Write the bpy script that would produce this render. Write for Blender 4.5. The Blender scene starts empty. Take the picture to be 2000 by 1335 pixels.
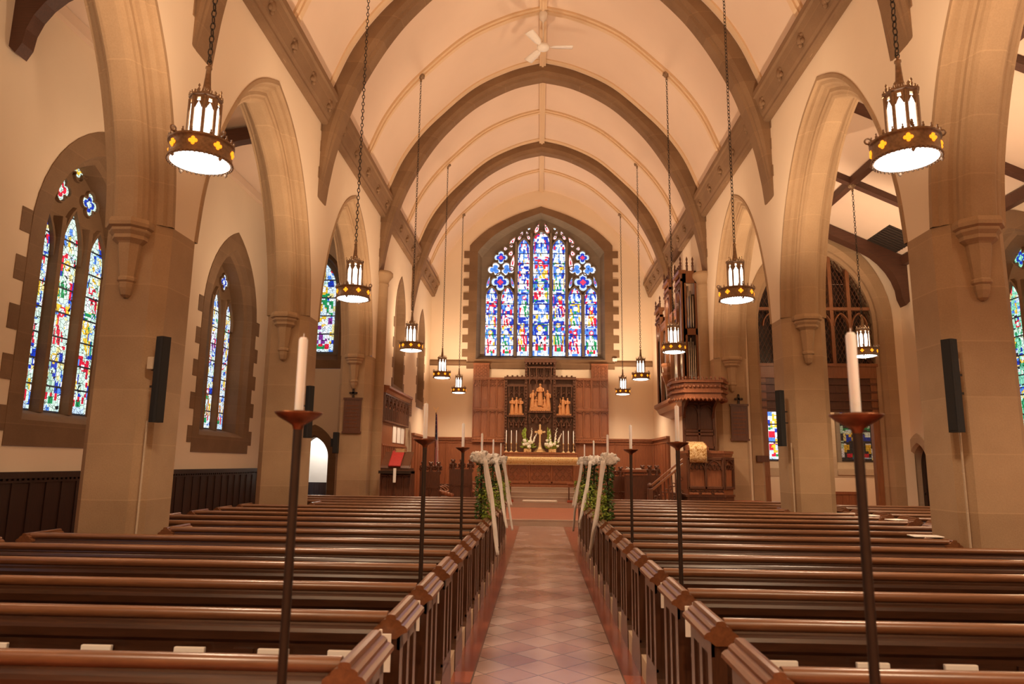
import bpy, math, random
from mathutils import Vector, Matrix
random.seed(11)
PI = math.pi
sc = bpy.context.scene
col = sc.collection
AX, W = .05, 4.345            # axis of the nave and half its width
XL, XR = AX - W, AX + W
SPR = 4.31                    # springing of the arcade
EY = 27.25                    # east wall
ORD = ['nearest', 'second', 'third', 'fourth', 'fifth', 'sixth', 'seventh', 'eighth', 'ninth', 'tenth',
       'eleventh', 'twelfth', 'thirteenth', 'fourteenth', 'fifteenth', 'sixteenth']

# ------------------------------------------------------------------ mesh builder
class MB:
    def __init__(s):
        s.v = []; s.f = []; s.sm = []; s.fc = None
    def add(s, verts, faces, smooth=False):
        b = len(s.v)
        s.v += [tuple(p) for p in verts]
        s.f += [tuple(i + b for i in f) for f in faces]
        s.sm += [smooth] * len(faces)
        return s
    def box(s, x0, x1, y0, y1, z0, z1):
        v = [(x0,y0,z0),(x1,y0,z0),(x1,y1,z0),(x0,y1,z0),(x0,y0,z1),(x1,y0,z1),(x1,y1,z1),(x0,y1,z1)]
        return s.add(v, [(0,3,2,1),(4,5,6,7),(0,1,5,4),(1,2,6,5),(2,3,7,6),(3,0,4,7)])
    def bbox(s, x0, x1, y0, y1, z0, z1, b=.01):
        # box with bevelled edges
        xs, ys, zs = (x0,x1), (y0,y1), (z0,z1)
        v = []; idx = {}
        for i in (0,1):
            for j in (0,1):
                for k in (0,1):
                    p = Vector((xs[i], ys[j], zs[k])); d = Vector((1-2*i, 1-2*j, 1-2*k)) * b
                    for a in range(3):
                        q = p + d; q[a] = p[a]
                        idx[(i,j,k,a)] = len(v); v.append(q)
        f = []
        for a in range(3):
            o = [x for x in range(3) if x != a]
            for t in (0,1):
                q = []
                for m, n in ((0,0),(1,0),(1,1),(0,1)):
                    c = [0,0,0]; c[a] = t; c[o[0]] = m; c[o[1]] = n
                    q.append(idx[(c[0],c[1],c[2],a)])
                f.append(q)
        for a in range(3):
            o = [x for x in range(3) if x != a]
            for m in (0,1):
                for n in (0,1):
                    c0 = [0,0,0]; c0[o[0]] = m; c0[o[1]] = n
                    c1 = list(c0); c1[a] = 1
                    f.append((idx[(*c0,o[0])], idx[(*c0,o[1])], idx[(*c1,o[1])], idx[(*c1,o[0])]))
        for i in (0,1):
            for j in (0,1):
                for k in (0,1):
                    f.append(tuple(idx[(i,j,k,a)] for a in range(3)))
        return s.add(v, f)
    def prism(s, poly, axis, a, b, smooth=False):
        # poly in the plane across axis: 'x' -> (y,z), 'y' -> (x,z), 'z' -> (x,y)
        def P(p, t):
            return (t,p[0],p[1]) if axis == 'x' else (p[0],t,p[1]) if axis == 'y' else (p[0],p[1],t)
        n = len(poly)
        v = [P(p,a) for p in poly] + [P(p,b) for p in poly]
        s.add(v, [tuple(range(n))[::-1], tuple(range(n,2*n))])
        s.add(v, [(i,(i+1)%n,(i+1)%n+n,i+n) for i in range(n)], smooth)
        return s
    def lathe(s, prof, c=(0,0,0), n=16, smooth=True, a0=0.):
        v = []
        for r, z in prof:
            for i in range(n):
                a = a0 + 2*PI*i/n
                v.append((c[0]+r*math.cos(a), c[1]+r*math.sin(a), c[2]+z))
        f = []
        for j in range(len(prof)-1):
            for i in range(n):
                k = (i+1) % n
                f.append((j*n+i, j*n+k, (j+1)*n+k, (j+1)*n+i))
        s.add(v, f, smooth)
        m = len(prof)-1
        if prof[0][0] > 1e-4: s.add(v[:n], [tuple(range(n))[::-1]])
        if prof[m][0] > 1e-4: s.add(v[m*n:], [tuple(range(n))])
        return s
    def tube(s, path, r, n=8, smooth=True, cap=True):
        path = [Vector(p) for p in path]; m = len(path)
        R = r if isinstance(r, (list, tuple)) else [r]*m
        v = []; up = Vector((0,0,1)); prev = None
        for i, p in enumerate(path):
            t = (path[min(i+1,m-1)] - path[max(i-1,0)]).normalized()
            if prev is None:
                a = up if abs(t.z) < .9 else Vector((1,0,0))
                e = t.cross(a).normalized()
            else:
                e = (prev - t*prev.dot(t)).normalized()
            prev = e; g = t.cross(e)
            for k in range(n):
                a = 2*PI*k/n
                v.append(p + (e*math.cos(a) + g*math.sin(a))*R[i])
        f = [(i*n+k, i*n+(k+1)%n, (i+1)*n+(k+1)%n, (i+1)*n+k) for i in range(m-1) for k in range(n)]
        s.add(v, f, smooth)
        if cap: s.add(v, [tuple(range(n))[::-1], tuple(range((m-1)*n, m*n))])
        return s
    def ball(s, c, r, n=8, m=6, sc=(1,1,1)):
        v = []
        for j in range(m+1):
            t = PI*j/m
            for i in range(n):
                a = 2*PI*i/n
                v.append((c[0]+r*sc[0]*math.sin(t)*math.cos(a), c[1]+r*sc[1]*math.sin(t)*math.sin(a), c[2]-r*sc[2]*math.cos(t)))
        return s.add(v, [(j*n+i, j*n+(i+1)%n, (j+1)*n+(i+1)%n, (j+1)*n+i) for j in range(m) for i in range(n)], True)
    def torus(s, c, R, r, ax, ay, n=10, m=5, el=1.):
        ax, ay = Vector(ax), Vector(ay); az = ax.cross(ay); c = Vector(c); v = []
        for i in range(n):
            a = 2*PI*i/n; d = ax*math.cos(a)+ay*math.sin(a); q = c + ax*math.cos(a)*R + ay*math.sin(a)*R*el
            for k in range(m):
                b = 2*PI*k/m
                v.append(q + (d*math.cos(b)+az*math.sin(b))*r)
        return s.add(v, [(i*m+k, ((i+1)%n)*m+k, ((i+1)%n)*m+(k+1)%m, i*m+(k+1)%m) for i in range(n) for k in range(m)], True)
    def loft(s, rings, closed=True, smooth=False, caps=False):
        n = len(rings[0]); v = [p for r in rings for p in r]; f = []
        e = n if closed else n-1
        for j in range(len(rings)-1):
            for i in range(e):
                k = (i+1) % n
                f.append((j*n+i, j*n+k, (j+1)*n+k, (j+1)*n+i))
        s.add(v, f, smooth)
        if caps: s.add(v, [tuple(range(n))[::-1], tuple(range((len(rings)-1)*n, len(rings)*n))])
        return s
    def sheet(s, grid, th=0., smooth=True):
        # grid[j][i] points
        n = len(grid[0]); v = [p for r in grid for p in r]
        return s.add(v, [(j*n+i, j*n+i+1, (j+1)*n+i+1, (j+1)*n+i) for j in range(len(grid)-1) for i in range(n-1)], smooth)
    def build(s, name, m, parent=None, solid=0., fix=True):
        me = bpy.data.meshes.new(name)
        me.from_pydata(s.v, [], s.f); me.update()
        me.polygons.foreach_set('use_smooth', s.sm)
        if s.fc:
            at = me.attributes.new('Col', 'FLOAT_COLOR', 'FACE')
            at.data.foreach_set('color', [c for q in s.fc for c in (*q, 1.)])
        if fix and not s.fc:
            import bmesh
            b = bmesh.new(); b.from_mesh(me); bmesh.ops.recalc_face_normals(b, faces=b.faces); b.to_mesh(me); b.free()
        me.materials.append(m)
        o = bpy.data.objects.new(name, me); col.objects.link(o)
        if parent: o.parent = parent
        if solid:
            q = o.modifiers.new('solid', 'SOLIDIFY'); q.thickness = solid; q.offset = 0
        return o

def tag(o, label=None, cat=None, group=None, kind=None):
    if label: o['label'] = label
    if cat: o['category'] = cat
    if group: o['group'] = group
    if kind: o['kind'] = kind
    return o
def thing(name, label, cat, loc=(0,0,0), rz=0., group=None):
    o = bpy.data.objects.new(name, None); col.objects.link(o)
    o.empty_display_size = .1; o.location = loc; o.rotation_euler = (0,0,rz)
    return tag(o, label, cat, group)
def struct(o, label=None, cat=None): return tag(o, label, cat, None, 'structure')
def dup(o, parent=None):
    c = o.copy(); col.objects.link(c)
    if parent: c.parent = parent
    for ch in list(o.children): dup(ch, c)
    return c
def copy_thing(o, loc, label, rz=None, group=None):
    c = dup(o); c.location = loc; c['label'] = label
    if rz is not None: c.rotation_euler = (0,0,rz)
    if group: c['group'] = group
    return c

# ------------------------------------------------------------------ materials
class NT:
    def __init__(s, name):
        s.m = bpy.data.materials.new(name); s.m.use_nodes = True
        s.t = s.m.node_tree; s.b = s.t.nodes['Principled BSDF']
        s.co = s.t.nodes.new('ShaderNodeTexCoord').outputs['Object']
    def n(s, kind, **kw):
        x = s.t.nodes.new(kind)
        for k, v in kw.items(): setattr(x, k, v)
        return x
    def l(s, a, b): s.t.links.new(a, b)
    def math(s, op, a, b=None, c=None):
        x = s.n('ShaderNodeMath', operation=op)
        for i, q in enumerate((a, b, c)):
            if q is None: continue
            if isinstance(q, (int, float)): x.inputs[i].default_value = q
            else: s.l(q, x.inputs[i])
        return x.outputs[0]
    def mp(s, scale, rot=(0,0,0), src=None):
        x = s.n('ShaderNodeMapping'); x.inputs['Scale'].default_value = scale; x.inputs['Rotation'].default_value = rot
        s.l(src or s.co, x.inputs['Vector']); return x.outputs[0]
    def noise(s, vec, scale, detail=3., rough=.55, dist=0.):
        x = s.n('ShaderNodeTexNoise'); x.inputs['Scale'].default_value = scale; x.inputs['Detail'].default_value = detail
        x.inputs['Roughness'].default_value = rough; x.inputs['Distortion'].default_value = dist
        s.l(vec, x.inputs['Vector']); return x.outputs['Fac']
    def ramp(s, fac, *st):
        x = s.n('ShaderNodeValToRGB'); e = x.color_ramp.elements
        while len(e) < len(st): e.new(.5)
        for q, (p, c) in zip(e, st): q.position = p; q.color = (*c, 1)
        s.l(fac, x.inputs[0]); return x.outputs[0]
    def mix(s, fac, a, b, mode='MIX'):
        x = s.n('ShaderNodeMix', data_type='RGBA', blend_type=mode)
        for i, q in ((0,fac),(6,a),(7,b)):
            if isinstance(q, (int,float)): x.inputs[i].default_value = q
            elif isinstance(q, tuple): x.inputs[i].default_value = (*q,1)
            else: s.l(q, x.inputs[i])
        return x.outputs[2]
    def bump(s, h, st, d=.02):
        x = s.n('ShaderNodeBump'); x.inputs['Strength'].default_value = st; x.inputs['Distance'].default_value = d
        s.l(h, x.inputs['Height']); s.l(x.outputs[0], s.b.inputs['Normal'])
    def base(s, c):
        if isinstance(c, tuple): s.b.inputs['Base Color'].default_value = (*c,1)
        else: s.l(c, s.b.inputs['Base Color'])
    def set(s, **kw):
        for k, v in kw.items(): s.b.inputs[k.replace('_',' ')].default_value = v
        return s
def plain(name, c, rough=.5, metal=0., var=.12, scale=18., **kw):
    t = NT(name); k = t.noise(t.co, scale)
    t.base(t.ramp(k, (.3, tuple(x*(1-var) for x in c)), (.7, tuple(min(1,x*(1+var)) for x in c))))
    return t.set(Roughness=rough, Metallic=metal, **kw).m
def wood(name, c0, c1, rough=.35, coat=.3, grain=(2,26,26), bump=.12):
    t = NT(name); v = t.mp(grain)
    k = t.noise(v, 1.6, 5, .6, .8); k2 = t.noise(t.co, 1.1, 2)
    cc = t.ramp(k, (.28, c0), (.72, c1))
    t.base(t.mix(k2, cc, tuple(x*.72 for x in c0), 'MIX') if False else t.mix(t.math('MULTIPLY', k2, .45), cc, c0))
    t.bump(k, bump, .004)
    return t.set(Roughness=rough, Coat_Weight=coat, Coat_Roughness=.22).m
def stone(name, c0, c1, course=.6, joint=None, bump=.25):
    t = NT(name)
    k = t.noise(t.co, 1.3, 4); g = t.noise(t.co, 60., 3, .7)
    sp = t.n('ShaderNodeSeparateXYZ'); t.l(t.co, sp.inputs[0])
    fz = t.math('DIVIDE', sp.outputs[2], course)
    row = t.math('FLOOR', fz); fr = t.math('FRACT', fz)
    wn = t.n('ShaderNodeTexWhiteNoise', noise_dimensions='1D'); t.l(row, wn.inputs['W'])
    k = t.math('ADD', t.math('MULTIPLY', k, .8), t.math('MULTIPLY', wn.outputs['Value'], .18))
    k = t.math('ADD', k, t.math('MULTIPLY', t.math('SUBTRACT', g, .5), .5))
    cc = t.ramp(k, (.25, c0), (.75, c1))
    j = t.math('LESS_THAN', fr, .012/course)
    cc = t.mix(t.math('MULTIPLY', j, .26), cc, joint or tuple(min(1,x*1.35) for x in c1))
    t.base(cc); t.bump(t.math('ADD', g, t.math('MULTIPLY', j, -.6)), bump, .006)
    return t.set(Roughness=.85).m
def emit(name, c, st):
    t = NT(name); t.base(tuple(min(1,x) for x in c)); t.b.inputs['Emission Color'].default_value = (*c,1)
    return t.set(Emission_Strength=st, Roughness=.4).m

M = {}
def plaster(name, c):
    t = NT(name); k = t.noise(t.co, .8, 3); g = t.noise(t.co, 45., 3)
    t.base(t.ramp(k, (.3, tuple(x*.95 for x in c)), (.7, c))); t.bump(g, .08, .004)
    return t.set(Roughness=.9).m
M['plaster'] = plaster('cream_plaster', (.82,.67,.50))
M['vault'] = plaster('vault_plaster', (.76,.585,.45))
M['vband'] = plaster('vault_band_plaster', (.72,.52,.33))
M['white'] = plaster('white_paint', (.85,.83,.80))
M['stone'] = stone('sandstone', (.31,.195,.105), (.45,.300,.170))
M['dstone'] = stone('brown_stone', (.16,.09,.045), (.25,.148,.078), .42)  # brown stone, taken a little darker for the backlit look around windows
M['rib'] = stone('rib_stone', (.18,.10,.05), (.27,.16,.083), .5)
M['wstone'] = stone('grey_brown_masonry', (.17,.135,.10), (.27,.215,.16), .3)
M['lstone'] = stone('pale_stone', (.42,.31,.21), (.55,.43,.30), .4)
M['pew'] = wood('pew_oak', (.034,.0135,.0075), (.082,.032,.015), .30, .4)
M['pewend'] = wood('pew_end_oak', (.038,.015,.008), (.11,.043,.019), .30, .4, (26,26,2))
M['pewrail'] = wood('worn_pew_rail_oak', (.13,.053,.023), (.25,.108,.047), .33, .4)  # lighter than the pew bodies: light from above put into the rail colour
M['pewcap'] = wood('pew_cap_oak', (.12,.044,.018), (.24,.095,.038), .28, .45, (26,2,26))  # caps lightened like the rails, top light put into their colour
M['dark'] = wood('dark_wainscot_oak', (.018,.008,.006), (.045,.018,.011), .4, .2, (26,26,2))
M['oak'] = wood('red_oak', (.20,.066,.028), (.39,.145,.060), .38, .2, (24,24,2))
M['oakd'] = wood('carved_dark_oak', (.075,.027,.013), (.17,.062,.028), .42, .2, (24,24,3))
M['oakm'] = wood('mid_oak', (.20,.075,.030), (.34,.14,.058), .38, .2, (24,24,2))
M['carving'] = wood('pale_carved_wood', (.55,.24,.09), (.72,.36,.15), .5, .1, (20,20,4))
M['beam'] = wood('dark_roof_beam', (.06,.024,.014), (.12,.045,.024), .55, 0)
M['bronze'] = plain('dark_bronze', (.25,.155,.085), .45, .35, .25, 40)
M['iron'] = plain('black_iron', (.045,.028,.020), .45, .6)
M['chainm'] = plain('dull_iron_chain', (.03,.022,.016), .75)
M['copper'] = plain('copper_bronze', (.20,.075,.035), .38, .8, .2, 30)
M['brass'] = plain('polished_brass', (.90,.70,.42), .28, .85, .08)
M['black'] = plain('black_speaker_cloth', (.007,.006,.006), .7, 0, .3, 90)
M['wax'] = plain('white_wax', (.88,.89,.92), .45, 0, .04, 5, Subsurface_Weight=.15)
M['ribbon'] = plain('white_ribbon', (.90,.88,.84), .6, 0, .05, 8)
M['leaf'] = plain('ivy_leaf', (.055,.13,.022), .5, 0, .5, 12)
M['leafl'] = plain('light_leaf', (.30,.42,.06), .5, 0, .4, 12)
M['petal'] = plain('white_petal', (.86,.84,.74), .6, 0, .06, 14)
M['paper'] = plain('white_paper', (.84,.81,.76), .7, 0, .04, 5)
M['red'] = plain('red_cloth', (.42,.03,.025), .7, 0, .15, 30)
M['cush'] = plain('rust_cushion', (.38,.085,.04), .8, 0, .2, 30)
M['wcush'] = plain('cream_cushion', (.78,.72,.62), .8, 0, .08, 30)
M['pipe'] = plain('organ_pipe_metal', (.62,.58,.52), .3, .9, .08, 10)
M['glow'] = emit('lamp_glass', (1.,.91,.80), 3.5)
M['disc'] = emit('lamp_diffuser', (1.,.96,.93), 4.5)
M['amber'] = emit('amber_glass', (1.,.30,.012), 1.0)
M['sky'] = emit('daylit_opening', (.85,.92,1.), 1.2)
M['fan'] = plain('white_enamel', (.80,.74,.66), .35, 0, .03)
M['vent'] = plain('dark_vent_grille', (.03,.018,.012), .8, 0, .5, 60)

def frontal():
    t = NT('gold_brocade'); v = t.n('ShaderNodeTexVoronoi', feature='SMOOTH_F1'); v.inputs['Scale'].default_value = 14
    t.l(t.co, v.inputs['Vector'])
    t.base(t.ramp(v.outputs['Distance'], (.18,(.62,.38,.10)), (.34,(.86,.68,.36)), (.6,(.80,.58,.26))))
    return t.set(Roughness=.55).m
M['gold'] = frontal()
def antependium():
    t = NT('cream_embroidered_cloth'); k = t.noise(t.co, 22., 4, .6, 1.5)
    t.base(t.ramp(k, (.42,(.42,.18,.03)), (.50,(.78,.55,.26)), (.7,(.86,.70,.46))))
    return t.set(Roughness=.7).m
M['cloth'] = antependium()
def floor_mat():
    t = NT('red_tile_floor')
    sp = t.n('ShaderNodeSeparateXYZ'); t.l(t.co, sp.inputs[0]); x, y = sp.outputs[0], sp.outputs[1]
    s = .30*math.sqrt(2)
    a = t.math('DIVIDE', t.math('ADD', x, y), s); b = t.math('DIVIDE', t.math('SUBTRACT', x, y), s)
    fa, fb = t.math('FLOOR', a), t.math('FLOOR', b)
    ga = t.math('LESS_THAN', t.math('FRACT', a), .035); gb = t.math('LESS_THAN', t.math('FRACT', b), .035)
    cx = t.n('ShaderNodeCombineXYZ'); t.l(fa, cx.inputs[0]); t.l(fb, cx.inputs[1])
    wn = t.n('ShaderNodeTexWhiteNoise', noise_dimensions='3D'); t.l(cx.outputs[0], wn.inputs['Vector'])
    big = t.noise(t.co, .9, 4, .6); fine = t.noise(t.co, 14., 4)
    k = t.math('ADD', t.math('MULTIPLY', wn.outputs['Value'], .40), t.math('MULTIPLY', big, .62))
    c = t.ramp(k, (.2,(.38,.19,.145)), (.55,(.52,.35,.295)), (.85,(.62,.49,.44)))
    c = t.mix(t.math('MULTIPLY', fine, .22), c, (.34,.14,.10))
    grout = t.math('MAXIMUM', ga, gb)
    c = t.mix(t.math('MULTIPLY', grout, .9), c, (.15,.09,.07))
    # plain red tiles beside the patterned walk
    off = t.math('ABSOLUTE', t.math('SUBTRACT', x, .085))
    edge = t.math('GREATER_THAN', off, .59)
    yb = t.math('DIVIDE', y, .3); wn2 = t.n('ShaderNodeTexWhiteNoise', noise_dimensions='1D'); t.l(t.math('FLOOR', yb), wn2.inputs['W'])
    r = t.ramp(wn2.outputs['Value'], (.1,(.30,.075,.040)), (.9,(.42,.125,.070)))
    r = t.mix(t.math('MULTIPLY', t.math('LESS_THAN', t.math('FRACT', yb), .03), .6), r, (.14,.06,.04))
    c = t.mix(edge, c, r)
    line = t.math('LESS_THAN', t.math('ABSOLUTE', t.math('SUBTRACT', off, .59)), .007)
    c = t.mix(line, c, (.16,.10,.07))
    t.base(c)
    rr = t.math('ADD', .17, t.math('MULTIPLY', fine, .12)); t.l(rr, t.b.inputs['Roughness'])
    t.bump(t.math('ADD', t.math('MULTIPLY', grout, -1.), t.math('MULTIPLY', big, .6)), .2, .003)
    return t.set(Coat_Weight=.5, Coat_Roughness=.2).m
M['floor'] = floor_mat()
def step_mat():
    t = NT('chancel_red_tile'); br = t.n('ShaderNodeTexBrick'); t.l(t.co, br.inputs['Vector'])
    br.inputs['Color1'].default_value = (.46,.16,.09,1); br.inputs['Color2'].default_value = (.54,.21,.125,1)
    br.inputs['Mortar'].default_value = (.36,.19,.13,1); br.inputs['Scale'].default_value = 3.2; br.inputs['Mortar Size'].default_value = .012
    t.l(br.outputs['Color'], t.b.inputs['Base Color'])
    return t.set(Roughness=.35).m
M['rtile'] = step_mat()
M['gstone'] = stone('grey_step_stone', (.42,.32,.25), (.54,.42,.33), 5.)
def stained(name, st, lead=.03, scale=16.):
    t = NT(name)
    at = t.n('ShaderNodeAttribute'); at.attribute_name = 'Col'
    v = t.n('ShaderNodeTexVoronoi', feature='DISTANCE_TO_EDGE'); v.inputs['Scale'].default_value = scale
    t.l(t.co, v.inputs['Vector'])
    k = t.math('GREATER_THAN', v.outputs['Distance'], lead)
    c = t.mix(k, (.012,.012,.014), at.outputs['Color'])
    t.base(t.mix(.5, c, (0,0,0))); t.l(c, t.b.inputs['Emission Color'])
    return t.set(Emission_Strength=st, Roughness=.25).m
M['glassE'] = stained('east_stained_glass', .74, .028, 15.)
M['glassN'] = stained('aisle_stained_glass', .62, .035, 13.)

M['glassD'] = stained('dim_green_stained_glass', .035, .035, 13.)

# ------------------------------------------------------------------ curves
def spline(pts, n):
    out = []; m = len(pts)
    for i in range(m-1):
        p0, p1, p2, p3 = pts[max(i-1,0)], pts[i], pts[i+1], pts[min(i+2,m-1)]
        for k in range(n):
            t = k/n
            out.append(tuple(.5*((2*p1[a]) + (-p0[a]+p2[a])*t + (2*p0[a]-5*p1[a]+4*p2[a]-p3[a])*t*t + (-p0[a]+3*p1[a]-3*p2[a]+p3[a])*t**3) for a in range(len(p1))))
    out.append(tuple(pts[-1])); return out
def pointed(s, h, n=10):
    # half of a two-centred arch: from (s,0) up to (0,h)
    if h < s: h = s*1.0001
    c = (h*h - s*s)/(2*s); R = s + c; a1 = math.asin(min(1, h/R))
    return [(R*math.cos(a1*i/n)-c, R*math.sin(a1*i/n)) for i in range(n)] + [(0., h)]
def resample(pts, n):
    L = [0.]
    for a, b in zip(pts, pts[1:]): L.append(L[-1] + math.dist(a, b))
    out = []
    for i in range(n+1):
        d = L[-1]*i/n; k = 0
        while k < len(L)-2 and L[k+1] < d: k += 1
        t = (d-L[k])/max(1e-9, L[k+1]-L[k])
        out.append(tuple(pts[k][a]+(pts[k+1][a]-pts[k][a])*t for a in range(len(pts[k]))))
    return out

# ------------------------------------------------------------------ floor and shell
m = MB(); m.box(-8.5, 12.6, -6., 27.8, -.1, 0.); struct(m.build('floor', M['floor']), 'red tile floor with pale diagonal tiles along the aisle', 'floor')

# arcade: bays
BAY = 4.98
BC = [.54, 5.52, 10.50, 15.48]
ARC = [(2.25,4.31),(2.17,4.95),(2.0,5.55),(1.78,6.1),(1.5,6.58),(1.2,6.98),(.85,7.32),(.45,7.58),(0.,7.78)]
HALF = spline(ARC, 4)
def arc_off(i):
    k = (2.25-i)/2.25; q = 1 - i*1.12/3.47
    return [(x*k, SPR+(z-SPR)*q) for x, z in HALF]
def full(h):   # from +s over the apex to -s
    return h + [(-x, z) for x, z in h[::-1][1:]]
PIERY = [-1.95, 3.03, 8.01, 12.99, 17.97]
TOP = 8.5
for sgn, wx, side in ((-1, XL, 'left'), (1, XR, 'right')):
    m = MB()
    for face in (0., .78):
        X = wx + sgn*face
        for c in BC:
            o = full(HALF)
            for (x0,z0),(x1,z1) in zip(o, o[1:]):
                m.add([(X,c+x0,z0),(X,c+x1,z1),(X,c+x1,TOP),(X,c+x0,TOP)], [(0,1,2,3)])
        for p in PIERY:
            m.add([(X,p-.24,SPR),(X,p+.24,SPR),(X,p+.24,TOP),(X,p-.24,TOP)], [(0,1,2,3)])
        m.add([(X,-6,0),(X,-2.19,0),(X,-2.19,TOP),(X,-6,TOP)], [(0,1,2,3)])
    struct(m.build('wall_%s' % side, M['plaster'], fix=False), 'cream plaster nave wall above the %s stone arches' % side, 'wall')
    PROF = [(0,0),(.012,-.012),(.07,-.012),(.085,.03),(.09,.05),(.13,.07),(.16,.12),(.165,.17),(.19,.19),(.24,.19),(.265,.215),(.30,.225),(.335,.26),(.345,.30)]
    PROF = PROF + [(i, .78-d) for i, d in PROF[::-1]]
    for bi, c in enumerate(BC):
        curves = [(full(arc_off(i)), d) for i, d in PROF]
        n = len(curves[0][0])
        rings = [[(wx+sgn*d, c+cv[k][0], cv[k][1]) for cv, d in curves] for k in range(n)]
        m = MB(); m.loft(rings, closed=False)
        struct(m.build('arcade_arch', M['stone'], fix=False), 'moulded sandstone arch on the %s, %s the camera' % (side, ('over','beside','second from','third from')[bi]), 'arch')
    for pi, p in enumerate(PIERY):
        root = thing('stone_pier', 'sandstone pier on the %s side, %s' % (side, ('behind the camera','level with the front pews','nearest in view, with a black speaker','second in view, with a black speaker','far one beside the chancel, with a dark plaque')[pi]), 'pier', (wx, p, 0)); struct(root)
        def P(pts): return [(sgn*a, b) for a, b in pts]
        hx, hy = .78, .40
        if pi == 4:
            pl = P([(0,-.26),(.13,-hy),(.70,-hy),(hx,-.3),(hx,.5),(0,.5)])
        else:
            pl = P([(0,-.26),(.13,-hy),(.65,-hy),(hx,-.26),(hx,.26),(.65,hy),(.13,hy),(0,.26)])
        m = MB(); m.prism(pl, 'z', 0, SPR+.0)
        m.prism([(a*1.0+sgn*(-.03 if abs(a)<.4 else .03), b*1.08) for a, b in pl], 'z', 0, .14)
        m.build('shaft', M['stone'], root)
        # hollow moulding line on the chamfer and springing mass
        for e in ((-1,1) if pi < 4 else (-1,)):
            # corbel carrying the inner order of the arch
            m = MB(); cx = sgn*.39; cy = e*hy
            def ring(w, d, z):
                return [(cx-w,cy-e*.03,z),(cx-w,cy+e*d*.45,z),(cx-w*.5,cy+e*d,z),(cx+w*.5,cy+e*d,z),(cx+w,cy+e*d*.45,z),(cx+w,cy-e*.03,z)]
            R = [(.235,.26,4.32),(.25,.275,4.27),(.245,.27,4.23),(.215,.235,4.21),(.215,.235,4.18),(.185,.2,4.14),(.185,.2,4.10),(.15,.165,4.07),(.125,.15,4.05),(.115,.14,3.95),(.085,.10,3.68),(.10,.115,3.66),(.10,.115,3.63),(.08,.095,3.61),(.075,.09,3.55),(.055,.065,3.47),(.02,.03,3.44)]
            m.loft([ring(*q) for q in R], closed=False)
            m.add(ring(*R[0]), [tuple(range(6))])
            m.build('corbel', M['stone'], root)

# ------------------------------------------------------------------ vault and ribs
V = [(4.36,6.6),(4.36,7.5),(4.345,8.2),(4.22,8.75),(4.06,9.2),(3.8,9.8),(3.4,10.42),(2.87,11.02),(1.9,11.9),(.88,12.42),(0.,12.66)]
I = [(4.345,6.66),(4.25,7.2),(4.13,7.8),(3.93,8.5),(3.66,9.2),(3.2,10.05),(2.66,10.78),(1.86,11.54),(.87,12.08),(0.,12.30)]
Vd, Id = resample(spline(V, 8), 60), resample(spline(I, 8), 60)
vc = spline(V[2:], 6)
def full2(h): return [(AX+x, z) for x, z in h] + [(AX-x, z) for x, z in h[::-1][1:]]
m = MB(); vf = full2(vc)
ys = [-6., 0., 6., 12., 18., 24., EY+.1]
m.sheet([[(x, y, z) for x, z in vf] for y in ys])
ceil = struct(m.build('ceiling', M['vault'], fix=False), 'cream pointed barrel vault', 'ceiling')
def band(y0, y1, th, mat, name, parent, lo=0):
    cv = full2(vc); ci = full2([(max(0,x-th*.8) if x > .01 else 0, z-th*(1 if z > 9 else .6)) for x, z in vc])
    m = MB(); m.loft([[(a[0],y0,a[1]),(b[0],y0,b[1]),(b[0],y1,b[1]),(a[0],y1,a[1])] for a, b in zip(cv, ci)], closed=False)
    return m.build(name, mat, parent, fix=False)
RIBY = [-1.95, 3.03, 8.03, 13.02, 18.3, 23.1]
MID = [.54, 5.53, 10.52, 15.66, 20.7, 25.25]
for y in MID: 
    band(y-.13, y+.13, .045, M['vband'], 'plaster_rib', ceil)
    band(y-.05, y+.05, .075, M['vband'], 'plaster_rib', ceil)
for y in RIBY:
    band(y-.52, y-.36, .03, M['vband'], 'plaster_rib', ceil); band(y+.36, y+.52, .03, M['vband'], 'plaster_rib', ceil)
m = MB(); m.box(AX-.09, AX+.09, -6, EY, 12.56, 12.63); m.box(AX-.03, AX+.03, -6, EY, 12.53, 12.6); m.build('plaster_rib', M['vband'], ceil)
for ri, y in enumerate(RIBY):
    H = .27
    def sec(v, i):
        c = (v[0]+(i[0]-v[0])*.62, v[1]+(i[1]-v[1])*.62); c2 = (v[0]+(i[0]-v[0])*.84, v[1]+(i[1]-v[1])*.84)
        return [(v,-H),(c,-H),(c2,-H+.05),(c2,-H+.09),(i,-H+.12),(i,H-.12),(c2,H-.09),(c2,H-.05),(c,H),(v,H)]
    m = MB()
    for s in (-1, 1):
        R = [[(AX+s*q[0], y+d, q[1]) for q, d in sec(v, i)] for v, i in zip(Vd, Id)]
        m.loft(R, closed=False); m.add(R[0], [tuple(range(10))])
        for k, z in enumerate((7.05, 7.6, 8.02)):
            m.box(min(AX+s*4.33,AX+s*4.36), max(AX+s*4.33,AX+s*4.36), y-H-(.05,.02,.06)[k], y+H+(.02,.06,.03)[k], z, z+.22)
    struct(m.build('roof_rib', M['rib'], fix=False), 'brown stone roof rib arching over the nave, %s' % ('behind the camera','over the front pews','first bay in view','second bay in view, largest whole arch','at the chancel step','farthest, over the choir')[ri], 'arch')
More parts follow.
